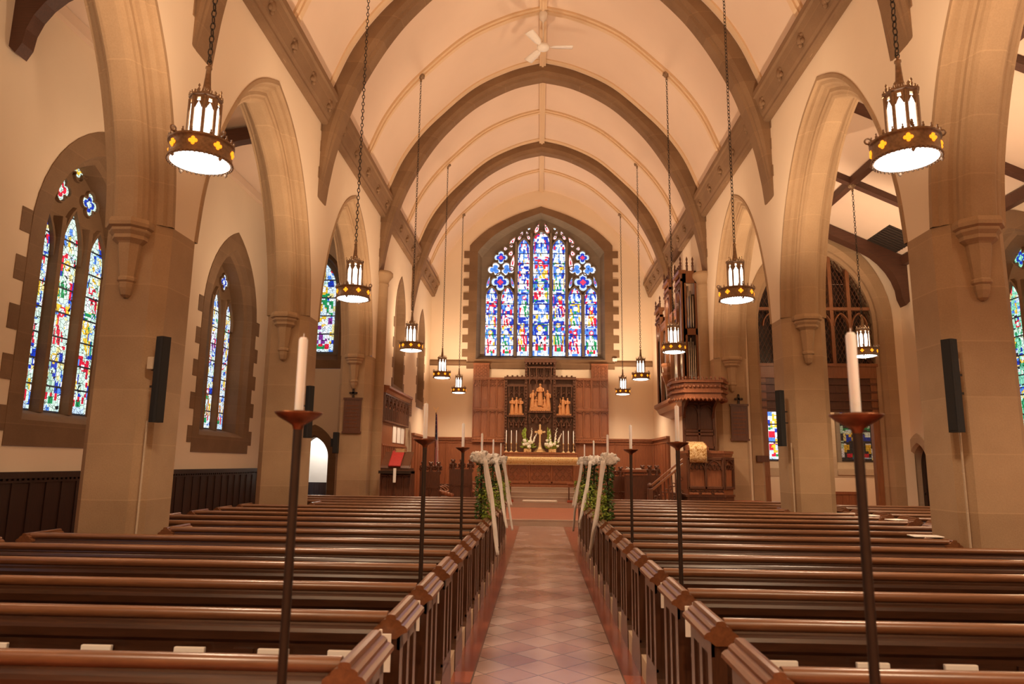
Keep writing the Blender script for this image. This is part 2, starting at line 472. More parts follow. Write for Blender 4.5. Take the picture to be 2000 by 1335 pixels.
# shafts under the chancel-step rib, small corbel under the choir rib
for s, side in ((-1,'left'),(1,'right')):
    m = MB(); x = AX+s*4.30
    m.lathe([(.26,0),(.26,.25),(.19,.32),(.17,.4),(.17,6.3),(.19,6.33),(.19,6.36),(.17,6.38),(.20,6.46),(.27,6.56),(.29,6.58),(.29,6.66),(.25,6.7)], (x,18.3,0), 16)
    struct(m.build('rib_shaft', M['stone']), 'slender stone shaft with moulded capital at the %s of the chancel step' % side, 'column')

# cornices with bosses
CP = [(.0,8.16),(-.10,8.16),(-.13,8.20),(-.13,8.25),(-.16,8.30),(-.24,8.55),(-.26,8.62),(-.30,8.64),(-.30,8.76),(-.26,8.80),(.05,8.84)]
for s, wx, side in ((-1,XL,'left'),(1,XR,'right')):
    m = MB(); m.prism([(wx-s*(-a), z) if False else (wx+s*a, z) for a, z in CP], 'y', -6., EY-.02)
    ends = [-6.]+RIBY+[EY]
    for a, b in zip(ends, ends[1:]):
        L = b-a
        for k in range(5):
            yy = a + L*(k+.5)/5 if L > 3 else None
            if yy is None or yy < 0: continue
            cx, cz = wx-s*.215, 8.44
            m.ball((cx,yy,cz), .085, 8, 6, (.7,1,1))
            for q in range(5):
                an = 2*PI*q/5
                m.ball((cx+s*.01,yy+.085*math.cos(an),cz+.085*math.sin(an)), .045, 6, 5)
    struct(m.build('cornice', M['rib']), 'brown moulded cornice with carved bosses along the %s nave wall' % side, 'cornice')

# ------------------------------------------------------------------ walls with openings
class Frame:
    # u along the wall, z up, d into the wall
    def __init__(s, O, U, N): s.O, s.U, s.N = Vector(O), Vector(U), Vector(N)
    def __call__(s, u, z, d=0.): return s.O + s.U*u + Vector((0,0,z)) + s.N*d
def outline(c, half, bot, h):
    # closed outline; half = list (x, z) from spring to apex
    return [(c-h, bot)] + [(c+x*-1, z) for x, z in half] + [(c+x, z) for x, z in half[::-1][1:]] + [(c+h, bot)]
def wall_sheet(F, u0, u1, z0, z1, ops):
    m = MB(); q = lambda pts: m.add([F(*p) for p in pts], [tuple(range(len(pts)))])
    cur = u0
    for c, h, bot, half in sorted(ops, key=lambda t: t[0]):
        q([(cur,z0),(c-h,z0),(c-h,z1),(cur,z1)])
        if bot > z0: q([(c-h,z0),(c+h,z0),(c+h,bot),(c-h,bot)])
        arch = [(c-x, z) for x, z in half] + [(c+x, z) for x, z in half[::-1][1:]]
        for (a,za),(b,zb) in zip(arch, arch[1:]): q([(a,za),(b,zb),(b,z1),(a,z1)])
        cur = c+h
    q([(cur,z0),(u1,z0),(u1,z1),(cur,z1)])
    return m
def ringstrip(m, F, A, B, da, db):
    for (a, b, c, d) in zip(A, A[1:], B[1:], B):
        m.add([F(*a,da), F(*b,da), F(*c,db), F(*d,db)], [(0,1,2,3)])
def scaled(half, k, spring, kz=None):
    kz = k if kz is None else kz
    return [(x*k, spring+(z-spring)*kz) for x, z in half]
def quoins(m, F, c, h, z0, z1, n, w=(.14,.3), lift=-.008):
    dz = (z1-z0)/n
    for s in (-1,1):
        for k in range(n):
            if k % 2 == 0:
                a, b = c+s*h, c+s*(h+w[0])
                u0, u1 = min(a,b), max(a,b)
                zz0, zz1 = z0+k*dz, z0+(k+1)*dz
                m.add([F(u0,zz0,lift),F(u1,zz0,lift),F(u1,zz1,lift),F(u0,zz1,lift),F(u0,zz0,.02),F(u1,zz0,.02),F(u1,zz1,.02),F(u0,zz1,.02)],
                      [(0,1,2,3),(0,1,5,4),(1,2,6,5),(2,3,7,6),(3,0,4,7)])
# --- stained glass colouring
def pick(r, *cs): return cs[int(r*len(cs)) % len(cs)]
def hsh(*a):
    x = math.sin(sum(v*k for v, k in zip(a, (12.9898,78.233,37.719,9.17))))*43758.5453
    return x - math.floor(x)
WHT, PAL, BLU, LBL, RED, GRN, GLD, PUR, DRK = (.92,.96,1.05),(.55,.76,1.0),(.010,.045,.50),(.08,.26,.85),(.70,.015,.05),(.01,.30,.10),(.85,.55,.04),(.22,.03,.30),(.03,.03,.04)
def glass_col(sd, u, v, asp, n_fig, white, pal):
    c = glass_col0(sd, u, v, asp, n_fig, white, pal)
    q = hsh(sd*.7, round(u*7), round(v*asp*6))
    if white[0] < .8 and c in (BLU, LBL) and hsh(sd, round(u*4), round(v*asp*3)) < .62: c = pick(hsh(sd*2, round(u*5), round(v*asp*4)), white, (.5,.75,.62), (.80,.72,.30), white, (.75,.9,.8))
    if q < .11 and abs(u-.5) < .42: return white if q < .08 else (PAL if white[0] > .8 else (.8,.95,.86))
    return c
def glass_col0(sd, u, v, asp, n_fig, white, pal):
    x = (u-.5)
    if abs(x) > .42:
        return pick(hsh(sd, round(v*asp*4), x > 0), BLU, WHT, LBL, white)
    if v < .045: return pick(hsh(sd, round(u*5), 2), white, LBL, white, PAL)
    if v < .10:  return RED if (abs(abs(x)-.24) < .08 or (abs(x) < .06 and v > .075)) else (GRN if abs(x) < .14 and v < .08 else white)
    top = .80
    if v > top:
        t = (v-top)/(1-top); w = .40*(1-t)+.05
        if abs(x) > w: return pick(hsh(sd, round(u*6), round(v*asp*3)), BLU, RED, BLU, LBL)
        if abs(x) < .07 and t < .6: return pick(hsh(sd, round(t*4)), BLU, LBL, GLD)
        return pick(hsh(sd, round(u*7), round(v*asp*6), 3), white, white, PAL, LBL)
    # figures
    zv = (v-.10)/(top-.10); k = int(zv*n_fig); t = zv*n_fig - k
    pa = pal[(k*3+int(sd)) % len(pal)]; pb = pal[(k*3+1+int(sd)) % len(pal)]; bg = pal[(k*3+2+int(sd)) % len(pal)]
    H = asp*(top-.10)/n_fig; ox = .08*math.sin(sd*3.1+k*2.2)
    dx = x-ox; dy = (t-.70)*H
    if t > .86:
        return pick(hsh(sd+k, round(u*5), round(t*14)), white, bg, BLU, PAL) if abs(x) < .5-(t-.86)*2.2 else pick(hsh(sd, k), RED, GRN, BLU)
    r = math.hypot(dx, dy)
    if r < .11: return WHT if abs(dx) < .07 else white
    if r < .19: return pick(hsh(sd, k, 5), GLD, white, RED, GLD)
    if t < .62:
        wv = .17+.17*(1-t/.62)+.04*math.sin(t*17+sd)
        if abs(dx) < wv:
            s = math.sin(dx*26+t*9+sd+k)
            if .38 < t < .46 and abs(dx) < .13: return white
            if s > .55: return white if t < .3 else pb
            return pa if dx+.15*math.sin(t*8+sd) < .05 else pb
        # a smaller companion figure
        d2 = abs(dx) - .33
        if t < .42 and abs(d2) < .09: return WHT if t > .35 else pick(hsh(sd, k, dx > 0), white, RED, GLD, pb)
    return pick(hsh(sd*1.7, round(u*5), round(v*asp*4)), bg if bg != WHT else BLU, BLU, LBL, bg if bg != WHT else RED, BLU, white if white[0] < .8 else BLU, LBL)
def glass_panel(F, c, w, z0, zs, z1, d, sd, nfig, white, pal, mat, parent, nu=16, cell=.028, dark=0.):
    # light with a pointed head: width narrows above zs
    nv = max(8, int((z1-z0)/cell)); m = MB(); m.fc = []
    hs = pointed(w/2, z1-zs, 24)
    def wid(z):
        if z <= zs: return w/2
        for (xa,za),(xb,zb) in zip(hs, hs[1:]):
            if za <= z-zs <= zb+1e-6: return xa+(xb-xa)*((z-zs-za)/max(1e-6,zb-za))
        return 0.
    rows = []
    for j in range(nv+1):
        z = z0+(z1-z0)*j/nv; h = max(.004, wid(z)); rows.append([F(c-h+2*h*i/nu, z, d) for i in range(nu+1)])
    asp = (z1-z0)/w
    m.sheet(rows, smooth=False)
    for j in range(nv):
        for i in range(nu):
            z = z0+(z1-z0)*(j+.5)/nv; h = wid(z); u = .5+((i+.5)/nu-.5)*h/(w/2); v = (j+.5)/nv
            c_ = glass_col(sd, u, v, asp, nfig, white, pal)
            if (j % 14) == 0: c_ = (.02,.02,.025)
            m.fc.append(c_)
    return m.build('stained_glass_light', mat, parent, fix=False)
def foil(F, pts, d, cols, mat, parent, name='stained_glass_tracery_light'):
    # pts closed outline; cols from centre to border
    cx = sum(p[0] for p in pts)/len(pts); cz = sum(p[1] for p in pts)/len(pts)
    m = MB(); m.fc = []; ks = [0.02,.35,.72,1.]; n = len(pts)
    R = [[F(cx+(p[0]-cx)*k, cz+(p[1]-cz)*k, d) for p in pts] for k in ks]
    m.loft(R, closed=True)
    for j in range(3): m.fc += [cols[j]]*n
    return m.build(name, mat, parent, fix=False)
def bar_along(m, F, pts, w, d0, d1, closed=False):
    # square bar following 2D pts
    n = len(pts); rings = []
    for i in range(n):
        a = pts[(i-1) % n if closed else max(i-1,0)]; b = pts[(i+1) % n if closed else min(i+1,n-1)]
        t = Vector((b[0]-a[0], b[1]-a[1])); t = t.normalized() if t.length > 1e-9 else Vector((1,0)); nn = Vector((-t.y, t.x))*w/2
        p = pts[i]
        rings.append([F(p[0]+nn.x, p[1]+nn.y, d1), F(p[0]+nn.x*.55, p[1]+nn.y*.55, d0), F(p[0]-nn.x*.55, p[1]-nn.y*.55, d0), F(p[0]-nn.x, p[1]-nn.y, d1)])
    if closed: rings.append(rings[0])
    m.loft(rings, closed=True)
def quatre(c, z, r, rot=0., n=4, pt=.45):
    out = []
    for k in range(n*8):
        a = 2*PI*k/(n*8); rr = r*(1-pt+pt*abs(math.cos(n*a/2))**.6)
        out.append((c+rr*math.cos(a+rot), z+rr*math.sin(a+rot)))
    return out
def drop(c, z, l, w, ang):
    out = []
    for k in range(12):
        a = 2*PI*k/12; x = math.cos(a)*l/2; y = math.sin(a)*w/2*(1-.45*math.cos(a))
        out.append((c+x*math.cos(ang)-y*math.sin(ang), z+x*math.sin(ang)+y*math.cos(ang)))
    return out
GREENISH = (.62,.86,.78); BLUISH = (.70,.86,1.)
def aisle_window(name, F, c, sd, label, white, pal, lights=True, mat=None, half_w=1.43, bot=1.80, spring=4.85, apex=7.0, surround=None):
    root = thing(name, label, 'window', F(c, 0, 0)); struct(root); root.location = (0,0,0)
    h = half_w; st = surround or M['dstone']
    half = [(x, spring+z) for x, z in pointed(h, apex-spring)]
    sill = bot+.42
    def O(k, b, dz=0): return outline(c, scaled(half, k, spring, k+dz), b, h*k)
    m = MB()
    A, B, C, D, E = O(1, bot), O(.80, sill-.05), O(.77, sill+.02), O(.73, sill+.05), O(.70, sill+.12)
    ringstrip(m, F, A, A, .02, -.012)
    ringstrip(m, F, A, B, -.012, -.012); m.add([F(*A[0],-.012),F(*A[-1],-.012),F(*B[-1],-.012),F(*B[0],-.012)], [(0,1,2,3)])
    ringstrip(m, F, B, C, -.012, .10); ringstrip(m, F, C, D, .10, .16); ringstrip(m, F, D, E, .16, .44)
    for a, b, d0, d1 in ((B,C,-.012,.10),(C,D,.10,.16),(D,E,.16,.44)):
        m.add([F(*a[0],d0),F(*a[-1],d0),F(*b[-1],d1),F(*b[0],d1)], [(0,1,2,3)])
    quoins(m, F, c, h, bot+.2, spring+.25, 9, (.2,.3))
    m.build('stone_surround', st, root, fix=False)
    # stone plate behind and mullions
    m = MB(); m.add([F(*p,.44) for p in E], [tuple(range(len(E)))])
    hw = h*.70
    W3 = hw*2/3
    cs = [c-W3, c, c+W3]; tips = [spring+.55, spring+.72, spring+.55]
    gw = W3*.66
    for k in (-.5, .5):
        bar_along(m, F, [(c+k*W3, sill+.1), (c+k*W3, spring+.2), (c+k*W3*1.0, spring+.55)], .17, .31, .44)
    for cc, tp in zip(cs, tips):
        hs = pointed(W3*.42, tp-spring+.18, 8)
        bar_along(m, F, [(cc-x, spring-.1+z) for x, z in hs] + [(cc+x, spring-.1+z) for x, z in hs[::-1][1:]], .08, .37, .44)
    fo = [(c-.36, spring+1.02), (c+.36, spring+1.02), (c, spring+1.50)]
    for u, z in fo: bar_along(m, F, quatre(u, z, .22), .035, .39, .44, True)
    m.build('tracery', st, root, fix=False)
    if lights:
        for i, (cc, tp) in enumerate(zip(cs, tips)):
            glass_panel(F, cc, gw, sill+.12, spring+.0, tp, .425, sd+i*1.37, 3, white, pal, mat or M['glassN'], root, nu=16, cell=.028)
        for i, (u, z) in enumerate(fo):
            foil(F, quatre(u, z, .19 if i < 2 else .14), .425, (white, (RED,BLU,GLD)[i], white), mat or M['glassN'], root)
    return root
def opening(c, h, bot, spring, apex): return (c, h, bot, [(x, spring+z) for x, z in pointed(h, apex-spring)])

# left aisle: wall at X=-7.2
WLX = -7.2
FL = Frame((WLX,0,0), (0,1,0), (-1,0,0))
wc = [.9, 5.8, 10.70, 15.88]
ops = [opening(c, 1.43, 1.80, 4.85, 7.0) for c in wc]
struct(wall_sheet(FL, -6, 20.5, 0, 8.4, ops).build('wall_left_aisle', M['plaster'], fix=False), 'cream outer wall of the left aisle', 'wall')
PAL_G = [GRN, WHT, RED, (.30,.55,.42), BLU, GREENISH, RED, GREENISH, GLD]
PAL_B = [BLU, LBL, PAL, BLU, WHT, PUR, LBL, GRN, (.55,.20,.05)]
aisle_window('window_1', FL, wc[2], 2.2, 'three-light stained glass window with stone quoins in the left aisle, nearest', GREENISH, PAL_G)
aisle_window('window_2', FL, wc[3], 5.7, 'narrow blue stained glass window between the first two left piers', BLUISH, PAL_B)
aisle_window('window_3', FL, wc[1], 8.1, 'left aisle stained glass window level with the front pews', GREENISH, PAL_G)
# wainscot on the left aisle wall
m = MB(); m.box(WLX, WLX+.03, -6, 20.4, 0, 1.36); m.box(WLX, WLX+.075, -6, 20.4, 1.36, 1.45); m.box(WLX, WLX+.055, -6, 20.4, 1.30, 1.33)
m.box(WLX, WLX+.05, -6, 20.4, 0, .16)
y = -5.8
while y < 20.3:
    m.box(WLX+.03, WLX+.045, y, y+.055, .16, 1.30); y += .34
y = -5.9
while y < 20.3:
    m.box(WLX+.02, WLX+.06, y, y+.05, 1.33, 1.36); y += .1
struct(m.build('trim_1', M['dark']), 'very dark panelled wainscot along the left aisle wall', 'wainscot')
# left aisle ceiling and trusses
m = MB(); m.add([(WLX,-6,8.3),(XL-.78,-6,8.6),(XL-.78,20.5,8.6),(WLX,20.5,8.3)], [(0,1,2,3)])
m.box(WLX, WLX+.1, -6, 20.5, 8.12, 8.3)
struct(m.build('ceiling_left_aisle', M['vault'], fix=False), 'cream ceiling of the left aisle', 'ceiling')
def brace(x0, z0, x1, z1, y, th=.22, low=1.1):
    # beam from (x0,z0) on the wall to (x1,z1) with a curved brace down the wall
    s = 1 if x1 > x0 else -1
    pts = [(x0, z0-.02), (x1, z1-.02), (x1, z1-.26), (x0+s*1.0, z0-.30+(z1-z0)*1.0/abs(x1-x0))]
    for k in range(7):
        a = k/6*PI/2; xr = 1.0-.82*math.sin(a); pts.append((x0+s*xr, z0-.30+(z1-z0)/abs(x1-x0)*xr-(low-.30)*(1-math.cos(a))))
    pts += [(x0+s*.10, z0-low-.12), (x0, z0-low-.02)]
    m = MB(); m.prism(pts, 'y', y-th/2, y+th/2); return m
for i, y in enumerate((3.3, 8.55, 13.4, 18.3)):
    struct(brace(WLX, 8.25, XL-.8, 8.55, y).build('roof_brace', M['beam']), 'dark curved wood roof brace in the left aisle, %s' % ('over the front pews','at the top left corner','behind the first pier','at the end wall')[i], 'beam')
# end wall of the left aisle with small window and doorway
FE = Frame((0,20.5,0), (1,0,0), (0,1,0))
dhalf = [(x, 1.75+z) for x, z in pointed(.66, .95)]
ops = [opening(-6.75, .72, 4.35, 6.8, 8.0), (-6.55, .66, 0., dhalf)]
m = wall_sheet(FE, WLX, XL-.75, 0, 3.4, [ops[1]]); m2 = wall_sheet(FE, WLX-.3, XL-.75, 3.4, 8.7, [(-6.6, .72, 4.35, [(x, 6.8+z) for x, z in pointed(.72,1.2)])])
m.add(m2.v, m2.f)
struct(m.build('wall_aisle_end', M['plaster'], fix=False), 'cream end wall of the left aisle', 'wall')
def lancet(name, F, c, h, bot, spring, apex, label, st, glass=None, depth=.3, sd=3., white=BLUISH, pal=PAL_B, nq=7, k=.72):
    root = thing(name, label, 'window'); struct(root)
    half = [(x, spring+z) for x, z in pointed(h, apex-spring)]
    A = outline(c, half, bot, h); sill = bot+.3
    B = outline(c, scaled(half, .84, spring, .9), sill-.04, h*.84); C = outline(c, scaled(half, k, spring, .84), sill+.16, h*k)
    m = MB(); ringstrip(m, F, A, A, .02, -.012)
    ringstrip(m, F, A, B, -.012, -.012); m.add([F(*A[0],-.012),F(*A[-1],-.012),F(*B[-1],-.012),F(*B[0],-.012)], [(0,1,2,3)])
    ringstrip(m, F, B, C, -.012, depth); m.add([F(*B[0],-.012),F(*B[-1],-.012),F(*C[-1],depth),F(*C[0],depth)], [(0,1,2,3)])
    quoins(m, F, c, h, bot+.15, spring+.2, nq, (.15,.2))
    m.build('stone_surround', st, root, fix=False)
    m = MB(); m.add([F(*p,depth) for p in C], [tuple(range(len(C)))])
    if glass is None:
        bar_along(m, F, [(c, sill+.16), (c, apex-.5)], .1, depth-.1, depth)
    m.build('masonry_infill' if glass is None else 'stone_plate', M['wstone'], root, fix=False)
    if glass:
        glass_panel(F, c, h*k*1.5, sill+.2, spring, apex-.35, depth-.02, sd, 2, white, pal, glass, root, 12, .04)
    return root
lancet('window_4', FE, -6.6, .72, 4.35, 6.8, 8.0, 'small purple and blue stained glass window on the end wall of the left aisle', M['dstone'], M['glassN'], .22, 4.4, BLUISH, [PUR, GLD, GRN, BLU, PUR, WHT])
def door_surround(F, c, h, hin, spring, apex, st, name, label, depth=.35, panel=None, panel_name='door_leaf', lean=0.):
    root = thing(name, label, 'door'); struct(root)
    half = [(x, spring+z) for x, z in pointed(h, apex-spring)]
    A = outline(c, half, 0, h); k = hin/h; B = outline(c, scaled(half, k, spring, k), 0, hin)
    C = outline(c, scaled(half, k*.92, spring, k*.92), 0, hin*.92)
    m = MB(); ringstrip(m, F, A, A, .02, -.03); ringstrip(m, F, A, B, -.03, -.03); ringstrip(m, F, B, C, -.03, .05); ringstrip(m, F, C, C, .05, depth)
    m.build('stone_surround', st, root, fix=False)
    if panel:
        m = MB(); 
        m.add([F(*p,depth-.06) for p in C]+[F(*p,depth) for p in C], [tuple(range(len(C)))]+[tuple(range(len(C),2*len(C)))[::-1]])
        for q in range(1,5):
            u = c-hin*.92+2*hin*.92*q/5
            bar_along(m, F, [(u,.1),(u,spring+.1)], .03, depth-.075, depth-.06)
        m.build(panel_name, panel, root, fix=False)
        m = MB(); m.tube([F(c+hin*.6,1.0,depth-.1), F(c+hin*.6,1.12,depth-.1)], .012, 6); m.ball(F(c+hin*.6,1.06,depth-.09), .03)
        m.build('door_handle', M['iron'], root)
    return root
door_surround(FE, -6.55, .66, .45, 1.75, 2.70, M['dstone'], 'door_1', 'open stone-arched doorway at the end of the left aisle')
m = MB(); m.box(-7.6, -5.6, 20.95, 21.9, -.02, 0); m.add([(-7.6,21.9,0),(-5.6,21.9,0),(-5.6,21.9,2.9),(-7.6,21.9,2.9)], [(0,1,2,3)])
m.add([(-5.6,20.6,0),(-5.6,21.9,0),(-5.6,21.9,2.9),(-5.6,20.6,2.9)], [(0,1,2,3)]); m.add([(-7.6,20.6,0),(-7.6,21.9,0),(-7.6,21.9,2.9),(-7.6,20.6,2.9)], [(0,1,2,3)])
m.add([(-7.6,20.6,2.9),(-5.6,20.6,2.9),(-5.6,21.9,2.9),(-7.6,21.9,2.9)], [(0,1,2,3)])
struct(m.build('wall_lobby', M['white'], fix=False), 'white lobby wall behind the left doorway', 'wall')
m = MB(); m.box(-7.15,-5.65,21.84,21.89,0,1.0)
for k in range(9): m.box(-7.1+k*.16,-7.06+k*.16,21.82,21.84,0,.95)
struct(m.build('trim_2', M['dark']), 'dark wainscot behind the left doorway', 'wainscot')

# chancel side walls with blind lancets
for s, wx, side in ((-1,XL,'left'),(1,XR,'right')):
    F = Frame((wx,0,0), (0,1,0), (s,0,0))
    ops = [opening(21.15, .80, 3.62, 6.0, 7.35), opening(25.15, .72, 3.55, 6.0, 7.2)]
    struct(wall_sheet(F, 18.4, EY, 0, TOP, ops).build('wall_chancel_%s' % side, M['plaster'], fix=False), 'cream %s wall of the chancel' % side, 'wall')
    for i, (c, h, a) in enumerate(((21.15,.80,7.35),(25.15,.72,7.2))):
        lancet('window_%d' % (5+i+(2 if s > 0 else 0)), F, c, h, ops[i][2], 6.0, a, 'blind stone lancet in the %s chancel wall, %s the altar' % (side, 'farther from' if i == 0 else 'nearer'), M['dstone'], None, .3, nq=8)
    m = MB(); m.add([(wx+s*.72,18.3,0),(wx+s*.72,20.5 if s < 0 else 23.5,0),(wx+s*.72,20.5 if s < 0 else 23.5,8.7),(wx+s*.72,18.3,8.7)], [(0,1,2,3)])
    struct(m.build('wall_chancel_back', M['plaster'], fix=False), 'back of the %s chancel wall' % side, 'wall')

# ------------------------------------------------------------------ east wall and its window
FW = Frame((0,EY,0), (1,0,0), (0,1,0))
EC = .04
EO = [(2.86,10.28),(2.75,10.42),(2.1,11.0),(1.05,11.56),(0.,11.93)]
EOd = spline(EO[1:], 4); EOd = [EO[0]]+EOd
def esc(k, dz): return [(x*k, z-dz) for x, z in EOd]
struct(wall_sheet(FW, XL-.1, XR+.1, 0, 12.9, [(EC, 2.86, 5.5, EOd)]).build('wall_east', M['plaster'], fix=False), 'cream east wall behind the altar', 'wall')
root = thing('window_9', 'large seven-light stained glass window above the altar', 'window'); struct(root)
A = outline(EC, EOd, 5.5, 2.86); B = outline(EC, esc(.885,.27), 5.66, 2.86*.885); C = outline(EC, esc(.86,.34), 5.74, 2.86*.86); D = outline(EC, esc(.835,.42), 5.78, 2.86*.835)
m = MB(); ringstrip(m, FW, A, A, .03, -.03); ringstrip(m, FW, A, B, -.03, -.03); m.add([FW(*A[0],-.03),FW(*A[-1],-.03),FW(*B[-1],-.03),FW(*B[0],-.03)], [(0,1,2,3)])
quoins(m, FW, EC, 2.86, 5.75, 10.05, 15, (.22,.3), -.03)
m.build('stone_surround', M['dstone'], root, fix=False)
m = MB(); ringstrip(m, FW, B, C, -.03, .10); ringstrip(m, FW, C, D, .10, .32)
for a, b, d0, d1 in ((B,C,-.03,.10),(C,D,.10,.32)): m.add([FW(*a[0],d0),FW(*a[-1],d0),FW(*b[-1],d1),FW(*b[0],d1)], [(0,1,2,3)])
m.build('reveal', M['wstone'], root, fix=False)
def pu(px): return (px-1054.9)*.01985+.045           # measured from the photograph, at the window
def pz(py): return 5.79+(696-py)*.02085
LT = [(944,967,561),(975.4,1000,561),(1008.4,1031.5,464),(1039.4,1071.6,449),(1079,1104,464),(1111,1136,561),(1143.5,1168,561)]
m = MB(); m.add([FW(*p,.32) for p in D], [tuple(range(len(D)))])
edges = [(a+b)/2 for a, b in zip([l[1] for l in LT], [l[0] for l in LT[1:]])]
tops = [575, 470, 452, 452, 470, 575]
for e, tpy in zip(edges, tops):
    bar_along(m, FW, [(pu(e), 5.8), (pu(e), pz(tpy))], .13, .16, .32)
for l, r, t in LT:
    c, w = (pu(l)+pu(r))/2, pu(r)-pu(l); zt = pz(t); zs = zt-.42
    hs = pointed(w/2+.04, zt-zs+.06, 8)
    bar_along(m, FW, [(c-x, zs+z) for x, z in hs]+[(c+x, zs+z) for x, z in hs[::-1][1:]], .07, .22, .32)
def zp(x, y): return (pu(850+x/3.813), pz(380+y/3.813))
FO = []
RB = ((.70,.03,.06), WHT, (.80,.25,.20)); BB = ((.03,.10,.60), PAL, BLU); RC = ((.75,.05,.12), LBL, WHT)
for sx in (0, 1):
    def q(x): return x if sx == 0 else 1574-x
    def an(a): return a if sx == 0 else PI-a
    for x, y, l, w_, a, cs in ((750,235,.42,.16,1.25,RB),(762,205,.16,.1,1.4,RB),(615,302,.26,.13,1.1,RB),(630,272,.22,.12,1.2,RB),(682,300,.26,.13,2.0,RB),(672,270,.2,.1,1.9,RB),
                           (688,236,.14,.1,.6,((.2,.5,.5),WHT,PAL)),(560,330,.36,.16,1.0,RB),(550,365,.18,.13,1.1,RB),(505,390,.16,.15,0.,RB),(547,425,.24,.18,1.2,RB),
                           (562,495,.66,.17,1.45,RB),(375,645,.5,.12,1.35,RC),(560,648,.48,.12,1.8,RC)):
        p = zp(q(x), y); FO.append((drop(p[0], p[1], l, w_, an(a)), cs))
    for x, y, r in ((470,458,.26),(467,645,.35)):
        p = zp(q(x), y); FO.append((quatre(p[0], p[1], r, 0), (RC[0], BLU, PAL)))
    for x, y, a in ((422,548,1.25),(520,548,1.9)):
        p = zp(q(x), y); FO.append((quatre(p[0], p[1], .27, an(a), 3, .55), ((.05,.2,.7), LBL, WHT)))
for pts, cs in FO:
    cx = sum(p[0] for p in pts)/len(pts); cz = sum(p[1] for p in pts)/len(pts)
    bar_along(m, FW, [(cx+(p[0]-cx)*1.12, cz+(p[1]-cz)*1.12) for p in pts], .05, .24, .32, True)
m.build('tracery', M['wstone'], root, fix=False)
PAL_E = [BLU, RED, WHT, GRN, LBL, GLD, RED, BLU, WHT, GRN, LBL, WHT]
for i, (l, r, t) in enumerate(LT):
    glass_panel(FW, (pu(l)+pu(r))/2, pu(r)-pu(l), 5.82, pz(t)-.40, pz(t), .30, 1.3+i*2.17, (2,2,3,4,3,2,2)[i], (.88,.95,1.), PAL_E, M['glassE'], root, 18, .03)
for pts, cs in FO: foil(FW, pts, .30, cs, M['glassE'], root)
# string course
m = MB()
for a, b in ((XL, -2.85), (2.93, XR)):
    m.prism([(EY-.0,5.40),(EY-.05,5.42),(EY-.07,5.50),(EY-.07,5.56),(EY,5.64)], 'x', a, b)
m.prism([(EY,5.28),(EY-.06,5.30),(EY-.08,5.42),(EY-.09,5.50),(EY-.03,5.56),(EY,5.56)], 'x', -2.85, 2.93)
struct(m.build('trim_3', M['dstone']), 'brown stone string course under the altar window', 'trim')

m = MB(); m.bbox(2.84, 3.02, EY-.14, EY-.04, 5.60, 5.72, .01); m.lathe([(.03,0),(.03,.06)], (2.93,EY-.16,5.63), 8); tag(m.build('security_camera', M['white']), 'small white box on the ledge at the right corner of the altar window', 'camera')

# ------------------------------------------------------------------ right aisle
WRX = 9.3
FR = Frame((WRX,0,0), (0,1,0), (1,0,0))
rc = [3.8, 8.8, 13.75]
dh = (17.8, .60, 0., [(x, 1.72+z) for x, z in pointed(.60, .78)])
struct(wall_sheet(FR, -6, 18.6, 0, 7.1, [opening(c, 1.43, 1.80, 4.85, 6.75) for c in rc]+[dh]).build('wall_right_aisle', M['plaster'], fix=False), 'cream outer wall of the right aisle', 'wall')
aisle_window('window_10', FR, rc[2], 3.9, 'green stained glass window at the right edge of the photo', (.25,.75,.55), [GRN, (.2,.6,.45), DRK, GREENISH, GRN, DRK, (.3,.7,.5), GRN, DRK], apex=6.75)
aisle_window('window_11', FR, rc[1], 6.9, 'right aisle stained glass window hidden by the nearest pier', (.25,.75,.55), [GRN, DRK, GREENISH], apex=6.75)
door_surround(FR, 17.8, .60, .42, 1.72, 2.50, M['lstone'], 'door_2', 'small dark door in a pale pointed stone surround on the right wall', .3, M['dark'])
m = MB(); m.box(WRX-.04, WRX, -6, 17.15, 0, 1.36); m.box(WRX-.08, WRX, -6, 17.15, 1.36, 1.41)
y = -5.8
while y < 17.0:
    m.box(WRX-.055, WRX-.04, y, y+.055, .16, 1.30); y += .34
struct(m.build('trim_4', M['dark']), 'very dark panelled wainscot along the right aisle wall', 'wainscot')
def rz(x): return 6.95+.47*(WRX-x)
xi = XR+.78
m = MB(); m.add([(WRX,-6,rz(WRX)),(xi,-6,rz(xi)),(xi,18.6,rz(xi)),(WRX,18.6,rz(WRX))], [(0,1,2,3)])
struct(m.build('ceiling_right_aisle', M['vault'], fix=False), 'sloping cream ceiling of the right aisle', 'ceiling')
m = MB(); x = 7.0; m.box(x-.08, x+.08, -6, 18.4, rz(x)-.14, rz(x)+.02); m.box(WRX-.14, WRX, -6, 18.4, 6.72, 6.95)
for y in (10.2, 12.7, 15.25):
    v = []
    for xx in (xi, WRX):
        for yy in (y-.08, y+.08):
            for d in (-.15, 0.): v.append((xx, yy, rz(xx)+d))
    m.add(v, [(0,1,3,2),(4,6,7,5),(0,4,5,1),(2,3,7,6),(0,2,6,4),(1,5,7,3)])
struct(m.build('roof_beam', M['beam']), 'crossing dark wood beams on the sloping right aisle ceiling', 'beam')
struct(brace(WRX, rz(WRX), xi, rz(xi), 17.75, .3, 1.15).build('roof_brace', M['beam']), 'dark curved wood roof brace beside the right aisle arch', 'beam')
m = MB(); v = [(8.36,16.45,rz(8.36)-.02),(9.05,16.45,rz(9.05)-.02),(9.05,18.0,rz(9.05)-.02),(8.36,18.0,rz(8.36)-.02)]
m.add(v+[(a,b,c+.04) for a,b,c in v], [(0,1,2,3),(0,1,5,4),(1,2,6,5),(2,3,7,6),(3,0,4,7)])
